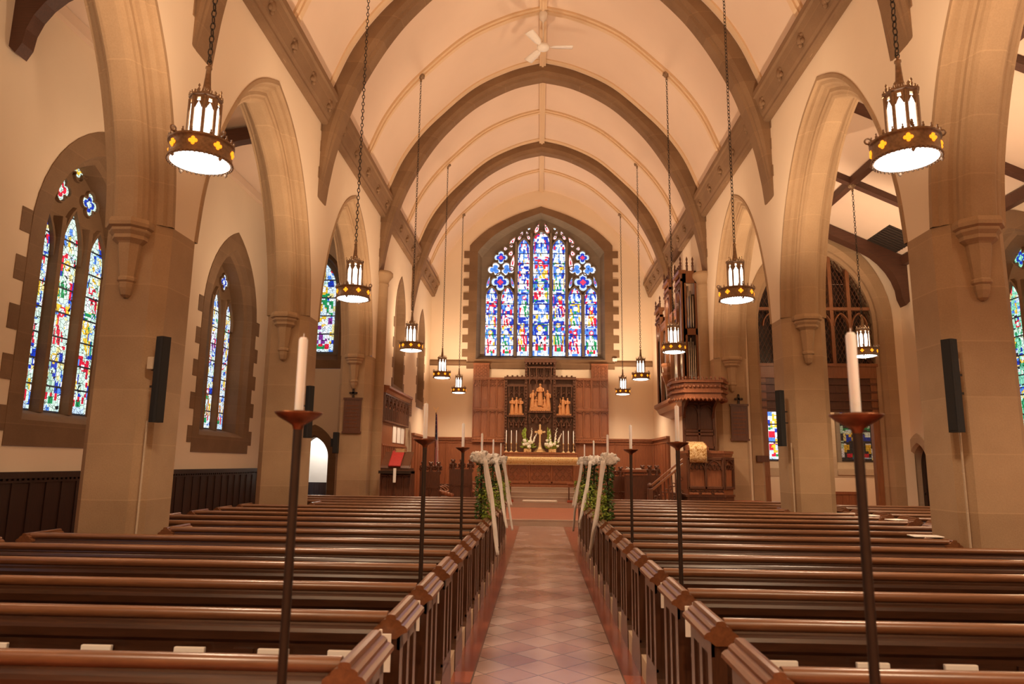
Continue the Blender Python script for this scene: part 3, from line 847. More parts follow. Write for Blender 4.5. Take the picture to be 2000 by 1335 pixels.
for k in range(12):
    yy = 16.5+k*.125; m.add([(8.36,yy,rz(8.36)-.035),(9.05,yy,rz(9.05)-.035),(9.05,yy+.03,rz(9.05)-.035),(8.36,yy+.03,rz(8.36)-.035)], [(0,1,2,3)])
tag(m.build('ceiling_vent', M['vent']), 'dark rectangular vent grille in the sloping right aisle ceiling', 'vent')
# cross arch with wood screen
FC = Frame((0,18.1,0), (1,0,0), (0,1,0))
cc, ch = 7.22, 1.86
chalf = [(x, 5.35+z) for x, z in pointed(ch, 2.55)]
struct(wall_sheet(FC, XR+.7, WRX+.05, 0, 9.2, [(cc, ch, 0., chalf)]).build('wall_aisle_cross', M['plaster'], fix=False), 'cream wall over the stone arch across the right aisle', 'wall')
def O(k, kz): return outline(cc, scaled(chalf, k, 5.35, kz), 0, ch*k)
m = MB(); A, B, C, D = O(1,1), O(.87,.88), O(.83,.83), O(.795,.80)
ringstrip(m, FC, A, A, .03, -.02); ringstrip(m, FC, A, B, -.02, -.02); ringstrip(m, FC, B, C, -.02, .12); ringstrip(m, FC, C, C, .12, .2); ringstrip(m, FC, C, D, .2, .26); ringstrip(m, FC, D, D, .26, .8)
struct(m.build('aisle_cross_arch', M['stone'], fix=False), 'tall pointed stone arch across the right aisle framing a wood screen', 'arch')
root = thing('chapel_screen', 'tall wood screen with diamond lattice filling the right aisle arch', 'screen', (cc, 18.5, 0)); root.location = (0,0,0)
m = MB(); y0, y1 = 18.42, 18.54
for x, w in ((5.78,.10),(6.30,.05),(7.22,.09),(8.12,.05),(8.64,.10)): m.box(x-w, x+w, y0-.02, y1+.02, 0, 3.1 if w < .06 else 4.3)
m.box(5.7, 8.74, y0-.06, y1+.06, 3.92, 4.28); m.box(5.7, 8.74, y0-.09, y1+.09, 4.22, 4.30)
m.box(5.7, 8.74, y0-.03, y1+.03, 5.72, 5.80)
for x in (6.3, 6.76, 7.22, 7.68, 8.14): m.box(x-.045, x+.045, y0-.02, y1, 4.3, 5.35+2.5*math.sqrt(max(0,1-((x-cc)/1.55)**2))*.86)
FS = Frame((0,y0-.03,0), (1,0,0), (0,1,0))
for x in (6.07, 6.53, 6.99, 7.45, 7.91, 8.37):
    hs = pointed(.19, .34, 6)
    bar_along(m, FS, [(x-a, 5.3+b) for a, b in hs]+[(x+a, 5.3+b) for a, b in hs[::-1][1:]], .05, -.02, .06)
m.build('frame', M['oakm'], root)
m = MB(); m.box(5.72, 8.72, y0, y1, 3.05, 3.92)
for k in range(4): m.box(5.72, 8.72, y0-.03-.02*(k%2), y1+.03, 3.12+k*.21, 3.17+k*.21)
m.build('frieze', M['oakd'], root)
m = MB()
def inarch(x, z): 
    q = abs(x-cc)/1.5
    return q < 1 and z < 5.35+2.05*math.sqrt(max(0, 1-q**1.6))
n = 0
for sgn in (1,-1):
    for k in range(-34, 34):
        pts = []
        for j in range(31):
            z = 4.3+j*.107; x = cc+k*.105+sgn*(z-4.3)*.5
            if inarch(x, z): pts.append((x, z))
        if len(pts) > 1: bar_along(m, FS, [pts[0], pts[-1]], .016, .05, .07)
m.build('lattice', M['oakd'], root)
for a, b, name in ((6.35,7.13,'door'),(7.31,8.07,'door')):
    m = MB(); m.box(a, b, y0+.03, y1-.03, .05, 1.0); m.box(a, b, y0+.01, y1-.01, .98, 1.05)
    for k in range(5): m.box(a+.04+k*.16, a+.09+k*.16, y0+.01, y0+.04, .08, .96)
    m.build(name, M['oak'], root)
# chapel beyond
m = MB(); m.box(5.6, 8.9, 18.75, 18.8, 3.95, 7.9); struct(m.build('wall_organ_chamber', M['dark']), 'dark chamber wall behind the lattice of the wood screen', 'wall')  # dark sheet added to stand in for the shade behind the lattice
m = MB(); q = lambda p: m.add(p, [(0,1,2,3)])
q([(XR+.72,18.7,0),(XR+.72,23,0),(XR+.72,23,6.5),(XR+.72,18.7,6.5)]); q([(12,18.7,0),(12,23,0),(12,23,6.5),(12,18.7,6.5)]); q([(XR+.72,18.7,6.5),(12,18.7,6.5),(12,23,6.5),(XR+.72,23,6.5)]); q([(9.0,18.7,0),(12,18.7,0),(12,18.7,6.5),(9.0,18.7,6.5)])
struct(m.build('wall_chapel', M['plaster'], fix=False), 'cream walls of the chapel beyond the wood screen', 'wall')
FCh = Frame((0,23,0), (1,0,0), (0,1,0))
struct(wall_sheet(FCh, XR+.7, 12, 0, 6.5, [opening(7.75,.75,1.35,3.2,4.5), opening(10.25,.95,1.35,3.2,4.5)]).build('wall_chapel_end', M['plaster'], fix=False), 'cream end wall of the chapel', 'wall')
lancet('window_12', FCh, 7.75, .75, 1.35, 3.2, 4.5, 'bright stained glass window seen through the chapel doorway', M['lstone'], M['glassE'], .2, 9.1, WHT, [GLD, BLU, LBL, GLD, PUR, WHT])
lancet('window_13', FCh, 10.25, .95, 1.35, 3.2, 4.5, 'chapel window with green glass and a pale stone splay', M['lstone'], M['glassD'], .3, 1.1, DRK, [GRN, DRK, DRK, DRK, DRK])
m = MB(); m.box(10.19, 10.31, 23.2, 23.32, 1.5, 4.1); m.box(9.45, 11.05, 22.96, 23.3, 1.42, 1.55); struct(m.build('trim_8', M['lstone']), 'pale stone mullion and sill of the chapel window', 'trim')
for i, (x, y) in enumerate(((7.6,21.5),(10.1,21.2),(7.9,20.2))):
    t = thing('chapel_chair', ('wood chair under the bright chapel window','wood chair beside the green chapel window','nearest wood chair inside the chapel')[i], 'chair', (x,y,0))
    m = MB(); m.bbox(-.22,.22,-.2,.2,.42,.46); m.build('seat', M['oak'], t)
    m = MB(); m.box(-.22,-.18,.17,.21,.46,.95); m.box(.18,.22,.17,.21,.46,.95); m.box(-.22,.22,.175,.205,.8,.95); m.box(-.22,.22,.175,.205,.6,.66); m.build('backrest', M['oak'], t)
    for a in (-1,1):
        for b in (-1,1):
            m = MB(); m.box(a*.2-.02,a*.2+.02,b*.18-.02,b*.18+.02,0,.42); m.build('leg', M['oak'], t)

# ------------------------------------------------------------------ west closing wall
m = MB(); m.add([(-8.4,-6,0),(12,-6,0),(12,-6,13),(-8.4,-6,13)], [(0,1,2,3)])
struct(m.build('wall_west', M['plaster'], fix=False), 'cream west wall behind the camera', 'wall')

# ------------------------------------------------------------------ chancel floor and steps
def slab(name, x0, x1, y0, y1, z0, z1, label):
    r = thing(name, label, 'step'); struct(r)
    m = MB(); m.box(x0, x1, y0, y1, z0, z1-.015); m.build('riser', M['gstone'], r)
    m = MB(); m.box(x0+.0, x1, y0+.10, y1, z1-.015, z1); m.build('tile_top', M['rtile'], r)
    m = MB(); m.box(x0, x1, y0-.012, y0+.10, z1-.03, z1); m.build('nosing', M['gstone'], r)
slab('chancel_step', XL+.01, XR-.01, 19.42, EY-.01, 0, .17, 'lowest wide chancel step with red tile top')
slab('sanctuary_step', -2.9, 3.0, 24.66, EY-.01, .17, .34, 'second step under the altar rail')
for i, (y, z) in enumerate(((24.98,.50),(25.24,.66),(25.50,.82))):
    r = thing('altar_step', ('lowest','middle','topmost')[i]+' grey stone step below the altar', 'step'); struct(r)
    m = MB(); m.box(-2.0+i*.1, 2.1-i*.1, y, EY-.01, z-.16, z-.03); m.build('riser', M['gstone'], r)
    m = MB(); m.box(-2.0+i*.1, 2.1-i*.1, y-.015, EY-.01, z-.03, z); m.build('tread', M['gstone'], r)

# ------------------------------------------------------------------ pews
def cap_profile(cx, z):
    h = [(.0,.052),(.018,.050),(.024,.040),(.024,.030),(.038,.026),(.050,.016),(.052,.004),(.066,.0),(.080,-.012),(.082,-.028),(.060,-.036),(.028,-.060)]
    return [(cx+a, z+b) for a, b in h]+[(cx-a, z+b) for a, b in h[::-1]]
def end_mesh(x, s, lo=0.):
    # pew end standing at x, its showing face towards s
    m = MB(); t = .028
    out = [(0.,.84),(.0,.20),(-.035,.15),(-.04,.0),(.50,.0),(.50,.10),(.47,.16),(.44,.20),(.46,.26),(.46,.84)]
    m.prism(out, 'x', x-t, x+t)
    f0, f1 = (x+t, x+t+.016) if s > 0 else (x-t-.016, x-t)
    m.prism([(0.,.20),(-.035,.15),(-.04,.0),(.50,.0),(.50,.10),(.47,.16),(.44,.20)], 'x', f0, f1)
    for a, b in ((.0,.075),(.20,.26),(.385,.46)): m.box(f0, f1, a, b, .24, .84)
    m.box(f0, f1, 0, .46, .18, .26); m.box(f0, f1, 0, .46, .76, .84)
    return m
def cap_mesh(x):
    m = MB(); m.prism(cap_profile(x, .875), 'y', -.025, .485); return m
def make_pew(side, length, label, group):
    # aisle end at x = 0, running towards -side*... along x; back on the camera side at y = 0
    d = -1 if side == 'left' else 1
    t = thing('church_pew', label, 'pew', (0,0,0), 0, group)
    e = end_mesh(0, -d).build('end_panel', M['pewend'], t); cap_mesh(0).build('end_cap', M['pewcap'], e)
    xe = d*length
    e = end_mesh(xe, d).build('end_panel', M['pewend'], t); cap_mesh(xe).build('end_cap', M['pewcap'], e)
    a, b = sorted((d*.028, xe-d*.028))
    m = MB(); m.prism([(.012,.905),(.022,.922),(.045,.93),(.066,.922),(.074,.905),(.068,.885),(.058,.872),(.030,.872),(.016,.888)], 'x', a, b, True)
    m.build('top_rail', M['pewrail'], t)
    m = MB(); m.prism([(.030,.872),(.028,.862),(.012,.848),(.006,.83),(.010,.79),(.026,.772),(.030,.74),(.028,.10),(.052,.10),(.11,.43),(.062,.872)], 'x', a, b)
    n = int(length/.62)
    for k in range(n+1):
        xx = a+(b-a)*k/n; m.box(max(a,xx-.05), min(b,xx+.05), .016, .03, .12, .745)
    m.box(a, b, .018, .03, .12, .26)
    m.build('backrest', M['pew'], t)
    m = MB(); m.prism([(.07,.43),(.42,.445),(.435,.43),(.42,.41),(.07,.395)], 'x', a, b); m.build('seat', M['pew'], t)
    m = MB(); m.box(a, b, -.085, -.07, .56, .66); m.box(a, b, -.085, .028, .555, .57); 
    m.build('book_rack', M['pew'], t)
    return t
AXL, AXR = -.705, .865
LONG_L, SHORT_L, LONG_R, SHORT_R = 4.25, 3.30, 4.25, 3.42
protoL = make_pew('left', LONG_L, 'x', 'pews left of the aisle'); protoLs = make_pew('left', SHORT_L, 'x', 'pews left of the aisle')
protoR = make_pew('right', LONG_R, 'x', 'pews right of the aisle'); protoRs = make_pew('right', SHORT_R, 'x', 'pews right of the aisle')
used = set()
def place(proto, loc, label):
    if proto.name in used: return copy_thing(proto, loc, label)
    used.add(proto.name); proto.location = loc; proto['label'] = label; return proto
SP = .823; Y0 = 2.735
for k in range(15):
    y = Y0+k*SP
    sh = k in (6, 12)
    for side, x, pl, ps in (('left', AXL, protoL, protoLs), ('right', AXR, protoR, protoRs)):
        where = ('nearest the camera' if k == 0 else '%s row from the camera' % ORD[k]) + (', shortened by the pier' if sh else '')
        place(ps if sh else pl, (x, y, .0), 'dark oak pew %s of the aisle, %s' % (side, where))
# pew fronts (low panel before the first seats at the chancel end)
for side, x, d, L in (('left',AXL,-1,LONG_L),('right',AXR,1,LONG_R)):
    t = thing('pew_front', 'panelled oak pew front closing the %s pews at the chancel end' % side, 'pew front', (x, Y0+15*SP+.02, 0))
    e = MB(); e.prism([(0,0),(.20,0),(.20,.84),(0,.84)], 'x', -.028, .028); e = e.build('end_panel', M['pewend'], t)
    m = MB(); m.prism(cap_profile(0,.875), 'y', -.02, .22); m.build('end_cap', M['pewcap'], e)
    a, b = sorted((d*.028, d*L)); m = MB(); m.box(a, b, .06, .10, 0, .88)
    for k in range(8): m.box(a+(b-a)*k/7-.04 if k else a, a+(b-a)*k/7+.04 if k < 7 else b, .1, .12, .05, .86)
    m.build('panel', M['pew'], t)
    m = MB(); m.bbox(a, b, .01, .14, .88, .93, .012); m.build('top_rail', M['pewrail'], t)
# stone kerbs under the pew ends
for side, x in (('left',AXL),('right',AXR)):
    d = -1 if side == 'left' else 1
    m = MB(); m.box(min(x-d*.036, x+d*.09), max(x-d*.036, x+d*.09), 2.3, 15.3, 0, .16)
    struct(m.build('pew_kerb', M['lstone']), 'pale kerb along the %s pew ends' % side, 'kerb')
# pews in the right side aisle
pA = make_pew('right', 3.05, 'x', 'pews in the right side aisle')
for k in range(7):
    place(pA, (5.62, Y0+(k+8)*SP, 0), 'dark oak pew in the right side aisle beyond the piers, %s' % ('nearest' if k == 0 else 'farthest, by the stone arch' if k == 6 else '%s from the nearest' % ORD[k]))

# white booklets in the racks, cards at the aisle ends
def booklet(x, y, z, label, group, w=.15, h=.185):
    m = MB(); m.bbox(-w/2, w/2, -.011, .011, 0, h, .003)
    o = m.build('booklet', M['paper']); o.location = (x, y, z); o.rotation_euler = (-.06, 0, 0)
    return tag(o, label, 'booklet', group)
yr = Y0+SP-.025
for i, x in enumerate((-2.66,-2.14,-1.68,-1.27,-.93)):
    booklet(x, yr, .572, 'white booklet standing in the rack behind the nearest left pew, %s from the aisle' % ('first','second','third','fourth','fifth')[4-i], 'booklets in the left pew rack')
for i, x in enumerate((1.14,1.56,1.96,2.44)):
    booklet(x, yr, .572, 'white booklet standing in the rack behind the nearest right pew, %s from the aisle' % ('first','second','third','fourth')[i], 'booklets in the right pew rack')
def card(x, y, label, rx=0.):
    t = MB(); t.bbox(-.05,.05,-.004,.004,0,.17,.0015); t.lathe([(.008,0),(.008,.03)], (0,-.004,.16), 6)
    o = t.build('card', M['paper']); o.location = (x, y, .68); o.rotation_euler = (rx,0,0)
    return tag(o, label, 'card', 'white cards hung at the aisle ends of the pews')
for k in (1,2,3): card(AXL-.035, Y0+k*SP-.075, 'white card hung on the back of the %s left pew beside the aisle' % ORD[k])
for k in (2,3): card(AXR+.035, Y0+k*SP-.075, 'white card hung on the back of the %s right pew beside the aisle' % ORD[k])
for i, (x, y, w) in enumerate(((5.12,10.35,.22),(5.17,11.2,.15),(4.30,7.95,.30))):
    m = MB(); m.bbox(-w/2, w/2, -.1, .1, 0, .012, .003); o = m.build('paper_sheet', M['paper']); o.location = (x-(.15 if i == 2 else .1), y, .931); o.rotation_euler = (0,0,.3-.2*i)
    tag(o, ('white paper lying on the end of a right pew, nearer','white paper lying on the end of a right pew, farther','white paper on the short right pew by the pier')[i], 'paper')

# ------------------------------------------------------------------ candle stands
def candle_obj(x, y, z, label, h=.25, r=.0145, group='candles on the aisle stands'):
    m = MB(); m.lathe([(r,0),(r,h-.008),(r*.7,h),(0.0005,h)], (0,0,0), 14); m.tube([(0,0,h-.004),(.001,0,h+.014)], .0016, 5)
    o = m.build('candle', M['wax']); o.location = (x, y, z); return tag(o, label, 'candle', group)
PAN = 1.80
def make_stand():
    t = thing('candle_stand', 'x', 'candle stand', (0,0,0), 0, 'candle stands along the aisle')
    m = MB(); m.lathe([(.052,0),(.052,.015),(.035,.03),(.02,.06)], (0,0,0), 16); m.build('base', M['iron'], t)
    m = MB(); m.tube([(0,0,.05),(0,0,PAN-.05)], .0145, 10); m.build('pole', M['iron'], t)
    m = MB(); m.lathe([(.015,-.05),(.019,-.036),(.035,-.026),(.060,-.012),(.074,.0),(.077,.006),(.071,.006),(.05,-.006),(.02,-.008),(.02,.012),(.015,.012)], (0,0,PAN), 24); m.build('drip_pan', M['copper'], t)
    return t
st0 = make_stand(); first = True
YS_L = [2.28,4.88,7.35,9.82,12.29,14.76]; YS_R = [2.14,4.88,7.35,9.82,12.29,14.76]
stands = []
for side, x, ys in (('left',-.785,YS_L),('right',.945,YS_R)):
    for i, y in enumerate(ys):
        lab = 'tall slim candle stand %s of the aisle, %s%s' % (side, 'nearest the camera' if i == 0 else ORD[i]+' from the camera', ', with white bow' if i > 2 else '')
        if first: st0.location = (x,y,0); st0['label'] = lab; first = False
        else: copy_thing(st0, (x,y,0), lab)
        candle_obj(x, y, PAN+.004, 'white candle on the %s candle stand %s of the aisle' % (ORD[i], side))
        if i > 2: stands.append((side, x, y, i))
# bows with tails and garlands
def ribbon(m, path, w, twist=0.):
    pts = [Vector(p) for p in path]; g = []
    for i, p in enumerate(pts):
        a = twist*i/len(pts); g.append([p+Vector((math.cos(a)*w*q, math.sin(a)*w*q, 0)) for q in (-.5,-.2,.2,.5)])
    m.sheet(g)
for side, x, y, i in stands:
    s = 1 if side == 'left' else -1
    xa = s*.11                                    # towards the aisle
    t = thing('ribbon_bow', 'white ribbon bow with long tails on the %s candle stand %s of the aisle' % (ORD[i], side), 'bow', (x, y-.03, PAN-.08), 0, 'white bows on the candle stands')
    rnd = random.Random(i*7+(3 if s > 0 else 0))
    for k in range(8):
        a = 2*PI*k/8+rnd.uniform(-.25,.25); L = rnd.uniform(.12,.165)*(1.1 if abs(math.cos(a)) > .5 else .75)
        d = Vector((math.cos(a)*1.1, -.35-rnd.random()*.4, math.sin(a)*.6+.1)).normalized()
        m = MB(); n0 = 12; path = [d*L*q/9+Vector((0,0,-.05*L*(q/9)**2)) for q in range(10)]
        m.tube(path, [.008+.052*math.sin(PI*min(1,(q/9)**.75*.97)) for q in range(10)], n0)
        m.v = [(p[0]*(1+.10*math.sin(j*2.7+k)), p[1]*(1+.2*math.cos(j*1.9)), p[2]+.010*math.sin(j*2.3+i)) for j, p in enumerate(m.v)]
        m.build('loop', M['ribbon'], t)
    m = MB(); m.ball((0,-.03,.01), .035, 10, 7, (1,1,.8)); m.build('knot', M['ribbon'], t)
    for k in range(2 if i != 3 else 2):
        L = (1.15,1.38)[k]-.13*((i+k)%3); m = MB(); path = []
        for q in range(26):
            u = q/25
            path.append((s*(.05+.185*u+.02*k)+.010*math.sin(u*7+i+k*2), -.06-.05*k-.02*math.sin(u*6+k*2), -.02-L*u))
        ribbon(m, path, .055, .3+k*.5); m.build('tail', M['ribbon'], t, .0015, fix=False)
    g = thing('leaf_garland', 'green ivy garland wound down the %s candle stand %s of the aisle' % (ORD[i], side), 'garland', (x, y, .9), 0, 'garlands on the candle stands')
    for nm, mat, N, z0, z1, sp in (('ivy_leaves', M['leaf'], 380, .02, .76, .042), ('light_leaves', M['leafl'], 300, .0, .42, .085)):
        m = MB()
        for k in range(N):
            z = rnd.uniform(z0, z1); a = rnd.uniform(0, 2*PI); r = .018+rnd.random()**.7*sp
            c = Vector((math.cos(a)*r+(s*.09 if nm == 'light_leaves' else 0), math.sin(a)*r, z)); d = Vector((math.cos(a)+rnd.uniform(-.5,.5), math.sin(a)+rnd.uniform(-.5,.5), rnd.uniform(-1.1,.3))).normalized()
            sd = d.cross(Vector((rnd.uniform(-1,1),rnd.uniform(-1,1),1))).normalized(); nn = d.cross(sd); L = rnd.uniform(.035,.062)
            v = [c, c+d*L*.35+sd*L*.36, c+d*L, c+d*L*.35-sd*L*.36, c+d*L*.45+nn*L*.14]
            m.add(v, [(0,1,4),(1,2,4),(2,3,4),(3,0,4)])
        tag(m.build(nm, mat, g, fix=False), kind='stuff')
    m = MB(); m.tube([(math.cos(q*.9)*.022, math.sin(q*.9)*.022, .02+q*.03) for q in range(27)], .004, 5); m.build('stem', M['leaf'], g)

# ------------------------------------------------------------------ pendant lanterns
def make_lantern(chain, big=1.):
    t = thing('pendant_lantern', 'x', 'lantern', (0,0,0), 0, 'lit bronze lanterns')
    m = MB(); m.lathe([(.252,-.002),(.261,.0),(.263,.014),(.256,.022),(.252,.035),(.250,.13),(.256,.145),(.266,.15),(.266,.168),(.256,.172),(.246,.168),(.240,.12),(.246,.0),(.252,-.002)], (0,0,0), 48)
    for k in range(44):
        a = 2*PI*k/44; c, s = math.cos(a), math.sin(a)
        m.ball((.258*c,.258*s,-.004), .011, 6, 4)
        if k % 2 == 0: m.lathe([(.010,0),(.012,.012),(.004,.022),(.009,.03),(0.001,.042)], (.258*c,.258*s,.170), 5)
    for k in range(4):
        a = 2*PI*(k+.5)/4+.3; c, s = math.cos(a), math.sin(a); m.lathe([(.002,-.034),(.018,-.014),(.012,.0)], (.258*c,.258*s,-.008), 6)
    band_ = m.build('ring_band', M['bronze'], t)
    for k in range(4):
        a = 2*PI*(k+.5)/4+.3; c, s = math.cos(a), math.sin(a); m = MB()
        m.torus((.272*c,.272*s,.20), .024, .008, (c,s,0), (0,0,1), 12, 5); m.build('scroll', M['bronze'], t)
    m = MB(); m.lathe([(.001,-.034),(.12,-.028),(.20,-.014),(.2465,.001)], (0,0,0), 40); m.build('diffuser', M['disc'], t)
    for k in range(8):
        a = 2*PI*k/8+.2; c, s = math.cos(a), math.sin(a); m = MB()
        for u, z in ((0,0),(.021,0),(-.021,0),(0,.021),(0,-.021)):
            m.ball((.250*c-s*u, .250*s+c*u, .09+z), .0165, 8, 6, (1,1,1))
        m.build('quatrefoil', M['amber'], t)
    R = .116
    m = MB(); m.lathe([(R,.15),(R,.53)], (0,0,0), 8, False, PI/8); m.build('lantern_glass', M['glow'], t)
    m = MB()
    rv = (R+.006)/math.cos(0)
    for k in range(8):
        a = PI/8+2*PI*k/8; m.tube([(rv*math.cos(a), rv*math.sin(a), .15), (rv*math.cos(a), rv*math.sin(a), .56)], .0155, 6)
        a2 = PI/8+2*PI*(k+1)/8
        A, B = Vector((rv*math.cos(a), rv*math.sin(a), 0)), Vector((rv*math.cos(a2), rv*math.sin(a2), 0)); n_ = ((A+B)/2).normalized()*.004
        def pt(u, z): return A+(B-A)*u+n_+Vector((0,0,z))
        # cusped lancet head
        m.add([pt(0,.42),pt(.06,.42),pt(.12,.445),pt(.25,.455),pt(.33,.475),pt(.5,.505),pt(.5,.515),pt(0,.515)], [tuple(range(8))])
        m.add([pt(1,.42),pt(.94,.42),pt(.88,.445),pt(.75,.455),pt(.67,.475),pt(.5,.505),pt(.5,.515),pt(1,.515)], [tuple(range(8))])
        for u0, u1, z0, z1 in ((0,.36,.515,.545),(.64,1,.515,.545),(0,1,.545,.575)): m.add([pt(u0,z0),pt(u1,z0),pt(u1,z1),pt(u0,z1)], [(0,1,2,3)])
    m.lathe([(R+.005,.565),(R+.022,.575),(R+.024,.59),(R+.006,.595)], (0,0,0), 8, False, PI/8)
    m.lathe([(R+.004,.15),(R+.02,.152),(R+.02,.17),(R+.004,.18)], (0,0,0), 8, False, PI/8)
    fr = m.build('lantern_frame', M['bronze'], t, fix=False)
    m = MB()
    for k in range(24):
        a = 2*PI*k/24; big_ = k % 6 == 0
        h = .075 if big_ else .028
        m.lathe([(.008,0),(.012,h*.3),(.004,h*.55),(.011,h*.72),(.001,h)], ((R+.014)*math.cos(a),(R+.014)*math.sin(a),.588), 5)
    m.build('crown', M['bronze'], t)
    m = MB(); m.lathe([(R+.0,.585),(.085,.60),(.045,.64),(.032,.70),(.024,.80),(.020,.865),(.028,.87),(.028,.885),(.012,.89),(.010,.92)], (0,0,0), 12)
    for k in range(4):
        a = 2*PI*k/4+.4; c, s = math.cos(a), math.sin(a)
        m.lathe([(.006,0),(.018,.012),(.006,.03),(.016,.042),(.001,.065)], (.07*c,.07*s,.612), 5)
    m.build('stem', M['bronze'], t)
    m = MB()
    for k in range(4):
        a = 2*PI*k/4+.4; c, s = math.cos(a), math.sin(a)
        m.tube([(.245*c,.245*s,.12),(.20*c,.20*s,.155),(.15*c,.15*s,.16),(.128*c,.128*s,.18)], .007, 6)
    m.build('bracket', M['bronze'], t)
    m = MB(); z = .93; k = 0
    m.torus((0,0,.935), .020, .005, (1,0,0), (0,0,1), 10, 5, 1.3)
    while z < chain-.1:
        a = (1,0,0) if k % 2 else (0,1,0)
        m.torus((0,0,z+.04), .020, .0062, a, (0,0,1), 8, 4, 1.9); z += .062; k += 1
    m.build('chain', M['chainm'], t)
    m = MB(); m.lathe([(.012,-.14),(.03,-.13),(.02,-.10),(.05,-.05),(.085,-.02),(.09,.03)], (0,0,chain), 12)
    for q in range(6): m.ball((.075*math.cos(q*PI/3),.075*math.sin(q*PI/3),chain-.02), .022, 6, 5)
    m.build('ceiling_boss', M['bronze'], t)
    return t
ring_z = 4.14
lan = make_lantern(10.86-ring_z)
LY = [5.55, 10.57, 15.62, 20.75, 25.25]; LX = 2.95
LAMPS = []
fst = True
for side, sx in (('left',-1),('right',1)):
    for i, y in enumerate(LY):
        x = AX+sx*LX*(1.0 if sx < 0 else 1.0)
        lab = 'lit bronze lantern on a long chain at the %s, %s' % (side, ('nearest the camera','second from the camera','third from the camera','fourth from the camera','farthest, nearest the altar')[i])
        if fst: lan.location = (x,y,ring_z); lan['label'] = lab; fst = False
        else: copy_thing(lan, (x,y,ring_z), lab, .37*i+(.2 if sx > 0 else 0))
        LAMPS.append((x,y,ring_z))
la = make_lantern(rz(7.0)-.14-4.02); la.location = (7.0,15.25,4.02); la['label'] = 'lit bronze lantern hanging in the right side aisle before the wood screen'
LAMPS.append((7.0,15.25,4.02))

# ------------------------------------------------------------------ ceiling fan
t = thing('ceiling_fan', 'white three-blade ceiling fan hanging from the vault ridge', 'fan', (AX, 15.66, 11.62))
m = MB(); m.lathe([(.10,.92),(.10,.80),(.075,.74),(.03,.70),(.03,.68)], (0,0,0), 16); m.build('canopy', M['fan'], t)
m = MB(); m.tube([(0,0,.69),(0,0,.12)], .016, 8); m.build('downrod', M['fan'], t)
m = MB(); m.lathe([(.03,.14),(.035,.10),(.13,.06),(.155,.02),(.15,-.03),(.09,-.07),(.001,-.08)], (0,0,0), 20); m.build('motor', M['fan'], t)
for k in range(3):
    a = math.radians(2+120*k); c, s = math.cos(a), math.sin(a); m = MB(); g = []
    for r, w in ((.12,.03),(.2,.05),(.26,.085),(.5,.10),(.70,.11),(.72,.09)):
        g.append([(c*r-s*q*w, s*r+c*q*w, .01+.02*q) for q in (-1,-.3,.3,1)])
    m.sheet(g); m.build('blade', M['fan'], t, .008, fix=False)

# ------------------------------------------------------------------ speakers and small wall fixtures
def column_speaker(x, y, z, h, label, s, ang):
    t = thing('column_speaker', label, 'speaker', (x,y,z), ang)
    m = MB(); m.prism([(-.062,-.03),(-.05,-.052),(.05,-.052),(.062,-.03),(.062,.045),(-.062,.045)], 'z', 0, h); m.build('cabinet', M['black'], t)
    m = MB(); m.prism([(-.045,-.056),(.045,-.056),(.045,-.05),(-.045,-.05)], 'z', .02, h-.02); m.build('grille', M['black'], t)
    for q in (.42, .62):
        m = MB(); m.box(-.018,.018,.045,.15,h*q-.012,h*q+.012); m.lathe([(.022,-.02),(.022,.02)], (0,.06,h*q), 8); m.build('bracket', M['iron'], t)
    return t
column_speaker(-4.15,7.52,2.04,.94,'tall black column speaker on the nearest left pier', -1, 1.1)
column_speaker(4.30,7.46,2.02,.97,'tall black column speaker on the nearest right pier', 1, -1.1)
column_speaker(-4.12,12.50,2.05,.93,'tall black column speaker on the second left pier', -1, 1.1)
column_speaker(4.22,12.50,2.00,.97,'tall black column speaker on the second right pier', 1, -1.1)
for x, y, s, lab in ((-4.29,7.59,1,'nearest left'),(4.40,7.58,-1,'nearest right'),(4.40,12.57,-1,'second right'),(-4.29,12.57,1,'second left')):
    m = MB(); m.tube([(x,y,.0),(x,y,2.06)], .011, 6); tag(m.build('conduit', M['lstone']), 'thin pale conduit running down the %s pier' % lab, 'conduit')
for x, y, z, lab in ((-4.29,7.56,2.62,'left'),(4.40,7.55,2.66,'right')):
    m = MB(); m.bbox(x-.035,x+.035,y-.03,y+.02,z,z+.14,.006); tag(m.build('junction_box', M['lstone']), 'small pale box beside the column speaker on the nearest %s pier' % lab, 'box')
m = MB(); m.bbox(-5.10,-4.98,17.40,17.57,1.84,2.36,.01); m.box(-5.16,-5.10,17.44,17.54,2.0,2.2); tag(m.build('wall_speaker', M['black']), 'small black speaker box at the edge of the far left pier', 'speaker')
def plaque(x, y, z0, w, h, label, cross=True):
    t = thing('memorial_plaque', label, 'plaque', (x,y,z0))
    m = MB(); m.bbox(-w/2,w/2,-.03,0,0,h,.006); m.build('panel', M['oakd'], t)
    m = MB(); m.box(-w/2-.02,w/2+.02,-.045,0,h-.03,h+.02); m.box(-w/2-.02,w/2+.02,-.045,0,-.02,.03); m.build('moulding', M['oakd'], t)
    m = MB()
    for k in range(7): m.box(-w*.38,w*.38*(.7+.3*hsh(k,x)),-.033,-.029,h*.14+k*h*.105,h*.14+k*h*.105+.02)
    m.build('inscription_lines', M['copper'], t)
    if cross:
        m = MB(); m.box(-.025,.025,-.03,0,h+.02,h+.24); m.box(-.08,.08,-.03,0,h+.12,h+.165)
        for a, b in ((0,.24),(-.08,.143),(.08,.143)): m.ball((a,-.015,h+b), .028, 6, 5)
        m.build('cross', M['iron'], t)
    return t
plaque(-4.68,17.56,2.36,.44,.85,'dark memorial plaque topped by a cross on the far left pier')
plaque(4.92,17.56,2.28,.42,.86,'dark memorial plaque topped by a cross on the far right pier')
